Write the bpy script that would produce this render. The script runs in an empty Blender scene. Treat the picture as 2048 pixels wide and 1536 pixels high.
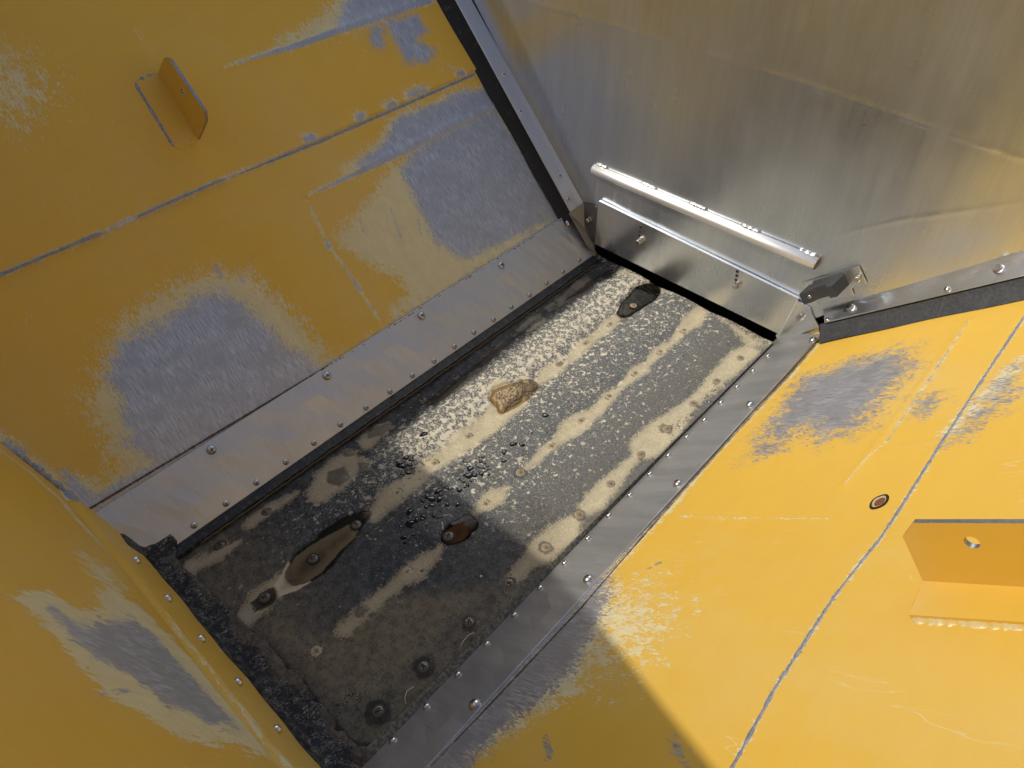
import bpy, bmesh, math, random
import numpy as np
from mathutils import Vector, Matrix
random.seed(4); RNG = np.random.default_rng(7)
scene = bpy.context.scene
COL = scene.collection

# ------------------------------------------------------------------ camera, sky, sun, exposure
Rm = np.array([[0.72972731, 0.46241806, -0.50365424],
               [0.68311452, -0.52452828, 0.50815808],
               [-0.02919941, -0.71487035, -0.6986471]])
CAM = np.array([0.0, 0.0, 1.0]); FPX = 1490.0
cam_data = bpy.data.cameras.new('camera'); cam = bpy.data.objects.new('camera', cam_data); COL.objects.link(cam)
cam_data.sensor_width = 36.0; cam_data.lens = FPX / 2048 * 36.0
cam_data.clip_start = 0.02; cam_data.clip_end = 200.0
m = Matrix.Identity(4)
for i in range(3):
    m[i][0] = Rm[i, 0]; m[i][1] = -Rm[i, 1]; m[i][2] = -Rm[i, 2]; m[i][3] = CAM[i]
cam.matrix_world = m
scene.camera = cam

SUN = np.array([1.1, 1.0, -1.53]); SUN = SUN / np.linalg.norm(SUN)      # direction the light travels
elev = math.asin(-SUN[2]); azim = math.atan2(-SUN[0], -SUN[1])           # towards the sun, from +Y
world = bpy.data.worlds.new('World'); scene.world = world; world.use_nodes = True
wn = world.node_tree; wn.nodes.clear()
sky = wn.nodes.new('ShaderNodeTexSky'); sky.sky_type = 'NISHITA'; sky.sun_disc = False
sky.sun_elevation = elev; sky.sun_rotation = azim
bg = wn.nodes.new('ShaderNodeBackground'); bg.inputs['Strength'].default_value = 0.15
wo = wn.nodes.new('ShaderNodeOutputWorld')
wn.links.new(sky.outputs[0], bg.inputs['Color']); wn.links.new(bg.outputs[0], wo.inputs['Surface'])
sd_ = bpy.data.lights.new('sun', 'SUN'); sun = bpy.data.objects.new('sun', sd_); COL.objects.link(sun)
sd_.energy = 2.6; sd_.angle = math.radians(0.55); sd_.color = (1.0, 0.93, 0.82)
sun.rotation_euler = Vector(SUN).to_track_quat('-Z', 'Y').to_euler(); sun.location = (-3, -3, 5)
vs = scene.view_settings; vs.view_transform = 'Standard'; vs.look = 'None'; vs.gamma = 1.0; vs.use_curve_mapping = False
vs.exposure = 0.04
scene.cycles.sample_clamp_indirect = 2.5

# ------------------------------------------------------------------ the planes of the hopper, and points on them
def ray(px, py):
    return Rm @ np.array([px - 1024.0, py - 768.0, FPX])
def hit(px, py, P0, n):
    r = ray(px, py); t = np.dot(n, P0 - CAM) / np.dot(n, r); return CAM + t * r
def nrm(v): v = np.array(v, float); return v / np.linalg.norm(v)
class Plane:
    def __init__(s, O, eu, ev, n): s.O, s.eu, s.ev, s.n = map(lambda a: np.array(a, float), (O, eu, ev, n))
    def at(s, px, py, d=0.0): return hit(px, py, s.O + s.n * d, s.n)
    def uv(s, px, py):
        q = s.at(px, py) - s.O; return np.array([q @ s.eu, q @ s.ev])
    def pt(s, u, v, d=0.0): return s.O + s.eu * u + s.ev * v + s.n * d
    def poly(s, pts): return [s.uv(*p) for p in pts]
Y0 = 1.1768
FLOOR = Plane((0, 0, 0), (1, 0, 0), (0, 1, 0), (0, 0, 1))
evl = nrm((-.3521, 0, .3954))
LEFT = Plane((-.9412, 0, .087), (0, 1, 0), evl, (evl[2], 0, -evl[0]))
A_ = np.array([-.32, 1.126, .0766]); B_ = np.array([-.2956, .139, .09]); C_ = np.array([-.0586, 1.12, .3107])
eur = nrm(A_ - B_); evr = C_ - A_; evr = nrm(evr - eur * (evr @ eur))
RIGHT = Plane(B_ - eur * .139, eur, evr, np.cross(evr, eur))
evn = nrm((0, -.31, 1.0))
NEAR = Plane((0, .0613, 0), (1, 0, 0), evn, (0, evn[2], -evn[1]))
FRONT = Plane((0, Y0, 0), (1, 0, 0), (0, 0, 1), (0, -1, 0))

# ------------------------------------------------------------------ signed distances for wear, mud and water shapes
def sd_poly(P, poly):
    poly = np.array(poly, float); n = len(poly)
    d = np.full(len(P), 1e9); inside = np.zeros(len(P), bool)
    for i in range(n):
        a = poly[i]; b = poly[(i + 1) % n]; e = b - a; w = P - a
        t = np.clip((w @ e) / max(e @ e, 1e-12), 0, 1)
        dd = w - t[:, None] * e
        d = np.minimum(d, (dd ** 2).sum(1))
        c = (a[1] > P[:, 1]) != (b[1] > P[:, 1])
        with np.errstate(divide='ignore', invalid='ignore'):
            xi = e[0] * (P[:, 1] - a[1]) / (e[1] if abs(e[1]) > 1e-12 else 1e-12) + a[0]
        inside ^= c & (P[:, 0] < xi)
    d = np.sqrt(d); return np.where(inside, d, -d)
def sd_line(P, pts, wid):
    """strip of varying half width along a polyline"""
    pts = np.array(pts, float); d = np.full(len(P), -1e9)
    wid = np.array(wid, float) if np.ndim(wid) else np.full(len(pts), wid)
    for i in range(len(pts) - 1):
        a = pts[i]; b = pts[i + 1]; e = b - a; w = P - a
        t = np.clip((w @ e) / max(e @ e, 1e-12), 0, 1)
        dd = np.sqrt(((w - t[:, None] * e) ** 2).sum(1))
        d = np.maximum(d, wid[i] + (wid[i + 1] - wid[i]) * t - dd)
    return d
def vnoise(P, scale, seed=0):
    """smooth value noise, -1..1"""
    q = P * scale; i = np.floor(q).astype(np.int64); f = q - i; f = f * f * (3 - 2 * f)
    def h(ix, iy):
        k = (ix * 374761393 + iy * 668265263 + seed * 974634777) & 0x7fffffff
        k = ((k ^ (k >> 13)) * 1274126177) & 0x7fffffff
        return ((k ^ (k >> 16)) & 0xffff) / 32767.5 - 1.0
    a = h(i[:, 0], i[:, 1]); b = h(i[:, 0] + 1, i[:, 1]); c = h(i[:, 0], i[:, 1] + 1); d = h(i[:, 0] + 1, i[:, 1] + 1)
    return (a * (1 - f[:, 0]) + b * f[:, 0]) * (1 - f[:, 1]) + (c * (1 - f[:, 0]) + d * f[:, 0]) * f[:, 1]
def fbm(P, scale, seed=0, o=4):
    r = 0; a = 1.0; s = 0
    for k in range(o): r = r + a * vnoise(P, scale * 2 ** k, seed + k); s += a; a *= .55
    return r / s
def sstep(a, b, x): t = np.clip((x - a) / (b - a), 0, 1); return t * t * (3 - 2 * t)

# ------------------------------------------------------------------ object helpers
def tag(o, label=None, cat=None, group=None, kind=None):
    if label: o['label'] = label
    if cat: o['category'] = cat
    if group: o['group'] = group
    if kind: o['kind'] = kind
    return o
def wloc(o):
    v = Vector((0, 0, 0))
    while o is not None: v = v + o.location; o = o.parent
    return v
def place(o, parent, loc):
    o.parent = parent
    o.location = Vector(loc) - (wloc(parent) if parent else Vector((0, 0, 0)))
def root(name, loc, label, cat, group=None):
    o = bpy.data.objects.new(name, None); COL.objects.link(o); o.location = Vector(loc); o.empty_display_size = .02
    return tag(o, label, cat, group)
def mesh_obj(name, verts, faces, mats, parent=None, origin=None, smooth=False, fmat=None, uv=None, attrs=None):
    V = np.array(verts, float)
    if origin is None:
        origin = np.array([V[:, 0].mean(), V[:, 1].mean(), V[:, 2].min()])
    origin = np.array(origin, float)
    me = bpy.data.meshes.new(name); me.from_pydata((V - origin).tolist(), [], faces)
    for mt in (mats if isinstance(mats, (list, tuple)) else [mats]): me.materials.append(mt)
    if smooth: me.polygons.foreach_set('use_smooth', [True] * len(me.polygons))
    if fmat is not None: me.polygons.foreach_set('material_index', fmat)
    if uv is not None:
        l = me.uv_layers.new(name='UVMap'); idx = np.zeros(len(me.loops), np.int32); me.loops.foreach_get('vertex_index', idx)
        l.data.foreach_set('uv', np.array(uv, np.float32)[idx].ravel())
    if attrs:
        for k, a in attrs.items():
            at = me.attributes.new(k, 'FLOAT', 'POINT'); at.data.foreach_set('value', np.array(a, np.float32))
    me.update()
    o = bpy.data.objects.new(name, me); COL.objects.link(o); place(o, parent, origin)
    return o
def grid_faces(nu, nv):
    i = np.arange(nu - 1)[:, None] * nv + np.arange(nv - 1)[None, :]
    i = i.ravel(); return np.stack([i, i + nv, i + nv + 1, i + 1], 1).tolist()
class MB:
    def __init__(s): s.v = []; s.f = []; s.m = []
    def add(s, V, F, mi=0):
        k = len(s.v); s.v += [tuple(map(float, p)) for p in V]; s.f += [[i + k for i in f] for f in F]; s.m += [mi] * len(F); return s
    def slab(s, top, off, mi=0):
        """closed plate: polygon `top` (n points) and the same moved by `off`"""
        n = len(top); T = [np.array(p, float) for p in top]; Bm = [p + np.array(off, float) for p in T]
        F = [list(range(n)), list(range(2 * n - 1, n - 1, -1))] + [[i, (i + 1) % n, n + (i + 1) % n, n + i][::-1] for i in range(n)]
        return s.add(T + Bm, F, mi)
    def tube(s, pts, r, seg=8, mi=0, cap=True):
        pts = [np.array(p, float) for p in pts]; n = len(pts); R = r if np.ndim(r) else [r] * n; V = []
        for i, p in enumerate(pts):
            t = nrm(pts[min(i + 1, n - 1)] - pts[max(i - 1, 0)])
            a = np.cross(t, (0, 0, 1)); a = np.cross(t, (1, 0, 0)) if np.linalg.norm(a) < .1 else a
            a = nrm(a); b = np.cross(t, a)
            V += [p + R[i] * (math.cos(q) * a + math.sin(q) * b) for q in [2 * math.pi * k / seg for k in range(seg)]]
        F = [[i * seg + k, i * seg + (k + 1) % seg, (i + 1) * seg + (k + 1) % seg, (i + 1) * seg + k] for i in range(n - 1) for k in range(seg)]
        if cap: F += [list(range(seg - 1, -1, -1)), list(range((n - 1) * seg, n * seg))]
        return s.add(V, F, mi)
    def loft(s, rings, closed=False, mi=0):
        n = len(rings[0]); V = [p for r in rings for p in r]; F = []
        for i in range(len(rings) - 1):
            for k in range(n if closed else n - 1):
                F.append([i * n + k, i * n + (k + 1) % n, (i + 1) * n + (k + 1) % n, (i + 1) * n + k])
        if closed: F += [list(range(n))[::-1], list(range((len(rings) - 1) * n, len(rings) * n))]
        return s.add(V, F, mi)
    def build(s, name, mats, parent=None, smooth=False, origin=None):
        o = mesh_obj(name, s.v, s.f, mats, parent, origin, smooth, s.m)
        bm = bmesh.new(); bm.from_mesh(o.data); bmesh.ops.recalc_face_normals(bm, faces=bm.faces); bm.to_mesh(o.data); bm.free()
        return o
def bevel(o, w, seg=2):
    b = o.modifiers.new('bevel', 'BEVEL'); b.width = w; b.segments = seg; b.limit_method = 'ANGLE'; b.angle_limit = math.radians(40); return o
def frame(n, up=(0, 1, 0)):
    n = nrm(n); x = np.cross(up, n); x = nrm(x); y = np.cross(n, x)
    return Matrix(((x[0], y[0], n[0]), (x[1], y[1], n[1]), (x[2], y[2], n[2]))).to_euler()

# ------------------------------------------------------------------ materials
class NT:
    def __init__(s, name):
        s.mat = bpy.data.materials.new(name); s.mat.use_nodes = True; s.t = s.mat.node_tree; s.t.nodes.clear()
        s.out = s.t.nodes.new('ShaderNodeOutputMaterial')
    def n(s, ty, **kw):
        nd = s.t.nodes.new(ty)
        for k, v in kw.items():
            if k in nd.inputs: s.set(nd.inputs[k], v)
            else: setattr(nd, k, v)
        return nd
    def set(s, sock, v):
        if isinstance(v, bpy.types.NodeSocket): s.t.links.new(v, sock)
        elif isinstance(v, (tuple, list)) and len(v) == 3 and sock.type == 'RGBA': sock.default_value = (*v, 1)
        else: sock.default_value = v
    def math(s, op, a, b=None, c=None, clamp=False):
        nd = s.t.nodes.new('ShaderNodeMath'); nd.operation = op; nd.use_clamp = clamp
        s.set(nd.inputs[0], a)
        if b is not None: s.set(nd.inputs[1], b)
        if c is not None: s.set(nd.inputs[2], c)
        return nd.outputs[0]
    def mix(s, f, a, b, mode='MIX'):
        nd = s.t.nodes.new('ShaderNodeMix'); nd.data_type = 'RGBA'; nd.blend_type = mode
        s.set(nd.inputs['Factor'], f); s.set(nd.inputs[6], a); s.set(nd.inputs[7], b); return nd.outputs[2]
    def mixf(s, f, a, b):
        nd = s.t.nodes.new('ShaderNodeMix'); nd.data_type = 'FLOAT'
        s.set(nd.inputs[0], f); s.set(nd.inputs[2], a); s.set(nd.inputs[3], b); return nd.outputs[0]
    def rng(s, v, a, b, c=0.0, d=1.0, smooth=True):
        nd = s.t.nodes.new('ShaderNodeMapRange'); nd.interpolation_type = 'SMOOTHSTEP' if smooth else 'LINEAR'
        for k, x in zip(('Value', 'From Min', 'From Max', 'To Min', 'To Max'), (v, a, b, c, d)): s.set(nd.inputs[k], x)
        return nd.outputs[0]
    def noise(s, vec, scale, detail=2.0, rough=.5, dist=0.0, out=0):
        nd = s.n('ShaderNodeTexNoise', Scale=scale, Detail=detail, Roughness=rough, Distortion=dist); s.t.links.new(vec, nd.inputs['Vector']); return nd.outputs[out]
    def vor(s, vec, scale, feature='F1', out='Distance', rand=1.0):
        nd = s.n('ShaderNodeTexVoronoi', feature=feature, Scale=scale, Randomness=rand); s.t.links.new(vec, nd.inputs['Vector']); return nd.outputs[out]
    def mapv(s, vec, scale=(1, 1, 1), loc=(0, 0, 0), rot=(0, 0, 0)):
        nd = s.n('ShaderNodeMapping'); nd.inputs['Scale'].default_value = scale; nd.inputs['Location'].default_value = loc; nd.inputs['Rotation'].default_value = rot
        s.t.links.new(vec, nd.inputs['Vector']); return nd.outputs[0]
    def attr(s, name): return s.n('ShaderNodeAttribute', attribute_name=name).outputs['Fac']
    def coord(s, k='Object'): return s.n('ShaderNodeTexCoord').outputs[k]
    def bump(s, h, strength, dist): return s.n('ShaderNodeBump', Height=h, Strength=strength, Distance=dist).outputs[0]
    def bsdf(s, **kw):
        nd = s.n('ShaderNodeBsdfPrincipled')
        for k, v in kw.items(): s.set(nd.inputs[k], v)
        return nd
    def done(s, sh):
        s.t.links.new(sh.outputs[0] if hasattr(sh, 'outputs') else sh, s.out.inputs['Surface']); return s.mat

YEL_A = (.73, .455, .066); YEL_B = (.68, .41, .052)
PRIMER = (.70, .61, .36); BARE = (.43, .425, .42)

def mat_paint(name, worn=True, streak=(1, .28, 1), kA=.060, kB=.092, seed=0.0, mk=.7):
    t = NT(name); uv = t.coord('UV') if worn else t.coord('Object')
    uvs = t.mapv(uv, loc=(seed, seed * 1.7, seed * .3))
    big = t.noise(uvs, 5.0, 3)
    yel = t.mix(big, YEL_A, YEL_B)
    dust = t.rng(t.noise(uvs, 9.0, 5, .65), .56, .78)
    fine = t.noise(t.mapv(uvs, streak), 900, 2)
    yel = t.mix(t.math('MULTIPLY', dust, t.math('MULTIPLY', fine, .55)), yel, (.66, .50, .20))
    mot = t.noise(t.mapv(uvs, (.6, 1.6, 1)), 26, 5, .7)
    yel = t.mix(t.rng(mot, .3, .7, 0, .22), yel, (.61, .36, .05))
    scr = t.math('ABSOLUTE', t.math('SUBTRACT', t.noise(t.mapv(uvs, (1, .10, 1), (4, 2, 0)), 46, 2, .4), .5))
    scm = t.math('MULTIPLY', t.math('LESS_THAN', scr, .0035), t.rng(t.noise(uvs, 11, 4, .6), .52, .66))
    yel = t.mix(t.math('MULTIPLY', scm, .45), yel, PRIMER)
    film = t.rng(t.noise(t.mapv(uvs, (1, .5, 1), (1, 8, 2)), 3.2, 6, .68), .44, .74)
    yel = t.mix(t.math('MULTIPLY', film, .34), yel, (.66, .50, .22))
    # pinprick chips
    chip = t.math('MULTIPLY', t.math('LESS_THAN', t.vor(t.mapv(uvs, (1, .45, 1)), 150), .035), t.rng(t.noise(uvs, 14, 3), .5, .7))
    col = t.mix(t.math('MULTIPLY', chip, .8), yel, PRIMER); met = 0.0; rough = t.mixf(big, .42, .52); h = t.math('MULTIPLY', big, .4)
    if worn:
        prim = t.attr('prim'); metal = t.attr('metal')
        nA = t.noise(t.mapv(uvs, (1, .62, 1)), 62, 8, .72); nB = t.noise(t.mapv(uvs, streak), 420, 3, .75)
        nC = t.noise(t.mapv(uvs, streak, (3.1, 1.7, 0)), 160, 4, .6)
        disp = t.math('ADD', t.math('MULTIPLY', t.math('SUBTRACT', nA, .5), kA), t.math('ADD', t.math('MULTIPLY', t.math('SUBTRACT', nB, .5), kB), t.math('MULTIPLY', t.math('SUBTRACT', nC, .5), kA * .5)))
        m1 = t.rng(t.math('ADD', prim, disp), -.0025, .0025)
        nD = t.noise(t.mapv(uvs, streak, (7.7, 5.1, 0)), 520, 4, .7); nE = t.noise(t.mapv(uvs, (1, .62, 1)), 55, 8, .72)
        disp2 = t.math('ADD', t.math('MULTIPLY', t.math('SUBTRACT', nD, .5), kB * .9), t.math('MULTIPLY', t.math('SUBTRACT', nE, .5), kA * .8))
        m2 = t.rng(t.math('ADD', metal, disp2), -.003, .003)
        pr = t.mix(t.rng(t.noise(t.mapv(uvs, (1, .5, 1)), 48, 8, .7), .3, .7), PRIMER, (.63, .54, .30))
        col = t.mix(m1, col, pr)
        sc = t.noise(t.mapv(uvs, (1, .09, 1)), 480, 4, .7)
        bare = t.mix(t.rng(sc, .34, .66), (.33, .335, .355), (.62, .625, .655))
        bare = t.mix(t.rng(t.noise(uvs, 22, 5, .65), .35, .75), bare, (.40, .395, .415))
        col = t.mix(m2, col, bare)
        met = t.math('MULTIPLY', m2, mk); rough = t.mixf(m1, rough, .62); rough = t.mixf(m2, rough, t.rng(sc, .2, .8, .36, .55))
        h = t.math('SUBTRACT', h, t.math('MULTIPLY', t.math('ADD', m1, m2), .25))
    b = t.bsdf(**{'Base Color': col, 'Metallic': met, 'Roughness': rough, 'Specular IOR Level': .26})
    t.set(b.inputs['Normal'], t.bump(h, .55, .0012))
    return t.done(b)

def mat_steel(name, base=(.56, .545, .52), rough=.36, streak=(1, 1, .04), stain=.5, metal=1.0, dirt=(.30, .255, .20), bumpk=.25, smk=.0, marks=False):
    t = NT(name); c = t.coord('Object')
    br = t.noise(t.mapv(c, streak), 300, 3, .55); bl = t.noise(c, 7, 4, .6); fine = t.noise(c, 210, 2)
    smear = t.noise(t.mapv(c, tuple(max(x, .12) for x in streak)), 38, 4, .6)
    col = t.mix(t.math('MULTIPLY', t.rng(bl, .42, .8), stain), base, dirt)
    col = t.mix(t.rng(br, .25, .8, 0, .20), col, tuple(x * .62 for x in base))
    if smk: col = t.mix(t.rng(t.noise(t.mapv(c, tuple(max(x, .10) for x in streak), (2, 3, 4)), 26, 5, .6), .36, .66, 0, smk), col, tuple(x * .42 for x in base))
    rg = t.math('ADD', rough, t.math('ADD', t.rng(bl, .3, .75, -.03, .05), t.rng(smear, .25, .75, -.02, .03)))
    if marks:
        mm_ = t.math('MULTIPLY', t.rng(t.math('ADD', t.attr('mark'), t.math('MULTIPLY', t.math('SUBTRACT', smear, .5), .006)), -.0016, .0012), .45)
        col = t.mix(mm_, col, (.78, .77, .74)); rg = t.mixf(mm_, rg, .6)
    h = t.math('ADD', t.math('MULTIPLY', br, .5), t.math('MULTIPLY', fine, .35))
    b = t.bsdf(**{'Base Color': col, 'Metallic': metal, 'Roughness': rg})
    t.set(b.inputs['Normal'], t.bump(h, bumpk, .0006))
    return t.done(b)

def mat_rubber(name, base=(.016, .016, .017), dust=(.20, .17, .12), amt=.5, thr=(.55, .72), scale=90, rough=.62, fibre=False):
    t = NT(name); c = t.coord('Object')
    n = t.noise(c, scale, 5, .65); n2 = t.noise(c, scale * 5, 4)
    f = t.math('MULTIPLY', t.rng(n, thr[0], thr[1]), amt)
    col = t.mix(t.rng(n2, .3, .7, 0, .5), base, tuple(x * 2.1 for x in base))
    col = t.mix(f, col, dust)
    h = t.math('ADD', n, t.math('MULTIPLY', n2, .4))
    if fibre:
        w = t.noise(t.mapv(c, (1, .5, 1)), 150, 2, .5, 2.4)
        line = t.math('SUBTRACT', 1.0, t.rng(t.math('ABSOLUTE', t.math('SUBTRACT', w, .5)), .004, .040))
        line = t.math('MULTIPLY', line, t.rng(t.noise(c, 90, 3), .40, .58))
        col = t.mix(t.math('MULTIPLY', line, .85), col, (.46, .42, .34)); h = t.math('ADD', h, t.math('MULTIPLY', line, .5))
    b = t.bsdf(**{'Base Color': col, 'Roughness': rough, 'Specular IOR Level': .4})
    t.set(b.inputs['Normal'], t.bump(h, .6, .002))
    return t.done(b)

def mat_plain(name, col, rough=.5, metal=0.0, var=.35, scale=200, bumpk=.3, col2=None):
    t = NT(name); c = t.coord('Object'); n = t.noise(c, scale, 4, .6)
    cc = t.mix(t.rng(n, .3, .72), col, col2 if col2 else tuple(x * (1 - var) for x in col))
    b = t.bsdf(**{'Base Color': cc, 'Roughness': rough, 'Metallic': metal})
    t.set(b.inputs['Normal'], t.bump(n, bumpk, .001)); return t.done(b)

def mat_floor():
    t = NT('rubber_belt'); c = t.coord('Object')
    mud = t.attr('mud'); silt = t.attr('silt'); dusty = t.attr('dusty'); wet = t.attr('wet'); dens = t.attr('speck'); brown = t.attr('brown')
    n_big = t.noise(c, 16, 4, .6); n_mid = t.noise(c, 70, 5, .62); n_f = t.noise(c, 420, 4, .65)
    base = t.mix(t.rng(n_f, .3, .75), (.054, .057, .060), (.195, .198, .190))
    base = t.mix(t.rng(n_mid, .45, .75, 0, .45), base, (.145, .145, .135))
    base = t.mix(t.math('MULTIPLY', t.attr('painted_shade'), t.rng(t.math('ADD', t.math('MULTIPLY', n_mid, .6), t.math('MULTIPLY', n_f, .4)), .62, .42, .62, 1.0)), base, (.008, .0085, .009))  # blackens the rubber where the floor lies in shade
    # dried lime-coloured specks
    s1 = t.noise(c, 102, 5, .62, .3); s2 = t.noise(t.mapv(c, (1, 1, 1), (3, 5, 1)), 300, 3, .6, .3)
    thr = t.mixf(dens, .72, .47)
    m1 = t.rng(t.math('SUBTRACT', s1, thr), -.02, .06); m2 = t.rng(t.math('SUBTRACT', s2, t.math('ADD', thr, .02)), -.03, .065)
    sp = t.math('MAXIMUM', m1, t.math('MULTIPLY', m2, .75)); sp = t.math('MULTIPLY', sp, t.mixf(t.attr('painted_shade'), 1.0, .45))
    cream = t.mix(n_f, (.80, .71, .50), (.66, .61, .48))
    base = t.mix(t.math('MULTIPLY', t.rng(t.noise(c, 230, 4, .7), .42, .68), t.mixf(t.attr('painted_shade'), .40, .06)), base, (.27, .27, .245))
    col = t.mix(t.math('MULTIPLY', sp, .95), base, cream)
    # brown dust film
    df = t.math('MULTIPLY', dusty, t.rng(t.math('ADD', t.math('MULTIPLY', n_mid, .5), t.math('MULTIPLY', n_f, .5)), .36, .6, .25, 1.0))
    col = t.mix(df, col, t.mix(n_big, (.15, .112, .058), (.22, .175, .10)))
    # cream silt left in the troughs
    e = t.math('ADD', t.math('MULTIPLY', t.math('SUBTRACT', n_mid, .5), .018), t.math('MULTIPLY', t.math('SUBTRACT', n_f, .5), .022))
    e2 = t.math('ADD', e, t.math('MULTIPLY', t.math('SUBTRACT', t.noise(t.mapv(c, (1, .6, 1)), 110, 6, .7), .5), .022))
    mm = t.rng(t.math('ADD', t.math('ADD', mud, .0008), e2), -.004, .004)
    mudc = t.mix(t.rng(n_mid, .3, .7), (.66, .565, .36), (.55, .48, .315))
    mudc = t.mix(t.math('MULTIPLY', t.attr('painted_shade'), .75), mudc, t.mix(n_mid, (.27, .205, .125), (.40, .32, .21)))
    mudc = t.mix(t.rng(n_f, .62, .8, 0, .6), mudc, (.25, .21, .14))
    col = t.mix(t.math('MULTIPLY', mm, t.math('MULTIPLY', t.rng(n_f, .25, .62, .55, 1.0), t.rng(mud, -.004, .014, .66, 1.0))), col, mudc)
    ss = t.rng(t.math('ADD', silt, t.math('MULTIPLY', e, .25)), -.0015, .0015)
    siltc = t.mix(t.rng(silt, .002, .022), (.50, .42, .28), t.mix(t.rng(n_mid, .35, .65), (.24, .185, .12), (.37, .29, .19)))
    siltc = t.mix(t.rng(t.vor(c, 330), .0, .16, .5, 0), siltc, (.06, .05, .035))
    col = t.mix(ss, col, siltc)
    # wet brown sludge
    bb = t.rng(t.math('ADD', brown, t.math('MULTIPLY', e, .6)), -.002, .002)
    brc = t.mix(t.rng(n_mid, .3, .7), (.085, .066, .04), (.15, .12, .08)); brc = t.mix(t.rng(n_f, .55, .8), brc, (.03, .025, .02))
    col = t.mix(t.math('MULTIPLY', bb, .95), col, brc)
    ww = t.rng(t.math('ADD', t.math('ADD', wet, .0012), t.math('MULTIPLY', e2, .75)), -.0016, .0016)  # wet field also carries the painted gloom of the near corner hole
    wfac = t.math('MULTIPLY', ww, t.mixf(ss, .74, .38))
    col = t.mix(wfac, col, t.mix(.82, col, (.004, .0045, .005)))
    rg = t.mixf(sp, .62, .85); rg = t.mixf(mm, rg, .85); rg = t.mixf(bb, rg, .42); rg = t.mixf(ww, rg, .34)
    h = t.math('ADD', t.math('MULTIPLY', n_f, .35), t.math('ADD', t.math('MULTIPLY', sp, .25), t.math('ADD', t.math('MULTIPLY', mm, .25), t.math('MULTIPLY', bb, t.math('MULTIPLY', n_mid, .9)))))
    b = t.bsdf(**{'Base Color': col, 'Roughness': rg, 'Specular IOR Level': t.mixf(ww, .42, .10)})
    t.set(b.inputs['Normal'], t.bump(t.math('MULTIPLY', h, t.mixf(ww, 1.0, .35)), .6, .0012)); return t.done(b)

def mat_water(name, tint, through=.8):
    t = NT(name); tr = t.n('ShaderNodeBsdfTransparent', Color=tint); gl = t.n('ShaderNodeBsdfGlossy', Roughness=.03)
    fr = t.n('ShaderNodeFresnel', IOR=1.16); mx = t.n('ShaderNodeMixShader')
    t.t.links.new(fr.outputs[0], mx.inputs[0]); t.t.links.new(tr.outputs[0], mx.inputs[1]); t.t.links.new(gl.outputs[0], mx.inputs[2])
    return t.done(mx)

M_LEFT = mat_paint('worn_yellow_paint', seed=0.0)
M_RIGHT = mat_paint('sunny_worn_yellow_paint', seed=4.3, kA=.060, kB=.080)
M_NEAR = mat_paint('scoured_yellow_paint', seed=9.1, kA=.060, kB=.070, streak=(1, .14, 1), mk=.35)
M_YEL = mat_paint('yellow_paint', worn=False)
M_STEEL = mat_steel('brushed_stainless', (.73, .785, .85), .30, (1, 1, .035), .25, .95, (.62, .64, .65), .03, .10, True)
M_GATE = mat_steel('gate_stainless', (.76, .785, .80), .25, (1, 1, .06), .2, .95, (.46, .43, .37), .06)
M_FLASH = mat_steel('flashing_stainless', (.56, .56, .56), .42, (.1, 1, .1), .2, .72, (.42, .40, .37))
M_FLASH_SUN = mat_steel('streaked_stainless', (.56, .56, .555), .38, (.12, 1, .12), .2, .75, (.42, .40, .37), .25, .38)
M_TUBE = mat_steel('bright_tube_steel', (.86, .85, .83), .46, (.05, 1, 1), .1, .8, (.5, .45, .38), .12)
M_BOLT = mat_steel('bolt_steel', (.60, .585, .56), .30, (1, 1, 1), .3, 1.0, (.4, .32, .22), .1)
M_RECESS = mat_plain('dark_recess', (.02, .018, .016), .6)
M_RUST = mat_plain('rust', (.11, .036, .014), .75, 0, .5, 400, .6, (.24, .09, .03))
M_SEALANT = mat_plain('grimy_sealant', (.045, .028, .014), .8, 0, .5, 160, .6, (.17, .09, .03))
M_RUSTY = mat_plain('dusty_rust', (.25, .19, .125), .8, 0, .5, 500, .6, (.44, .37, .25))
M_DUSTSCREW = mat_plain('silt_coated_screw', (.52, .44, .29), .85, .0, .5, 600, .7, (.34, .265, .165))
M_DARKSCREW = mat_plain('wet_dark_screw', (.06, .045, .03), .35, .4, .5, 600, .7, (.16, .11, .07))
M_WELD = mat_plain('weld_metal', (.36, .36, .38), .5, .45, .6, 200, .35, (.20, .20, .21))
M_WELDB = mat_plain('fresh_weld_metal', (.78, .76, .72), .3, 1.0, .25, 300, .5)
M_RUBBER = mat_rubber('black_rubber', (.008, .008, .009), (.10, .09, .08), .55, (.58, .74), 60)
M_RUBBER_SUN = mat_rubber('sunlit_rubber', (.030, .031, .033), (.09, .085, .075), .5, (.5, .8), 40, .55)  # sunlit copy of the seal rubber, painted lighter than the shaded one
M_SKIRT = mat_rubber('skirt_rubber', (.012, .012, .012), (.10, .088, .066), .7, (.5, .68), 120, .5)
M_LIP = mat_rubber('dusty_skirt_rubber', (.05, .05, .047), (.26, .225, .155), .75, (.38, .66), 200, .75)
M_FLAP = mat_rubber('fibrous_flap_rubber', (.0075, .008, .010), (.05, .045, .038), .6, (.55, .75), 110, .55, True)
M_MUD = mat_rubber('crusted_mud', (.055, .046, .036), (.15, .125, .09), .8, (.42, .62), 130, .8)
M_CLUMP = mat_plain('straw_mud', (.30, .22, .13), .85, 0, .5, 420, .9, (.66, .54, .36))
M_STRAW = mat_plain('straw', (.74, .62, .40), .7)
M_DROP = NT('water_bead'); M_DROP = M_DROP.done(M_DROP.bsdf(**{'Base Color': (.006, .0065, .007), 'Roughness': .10, 'IOR': 1.33, 'Specular IOR Level': .22}))
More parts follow.
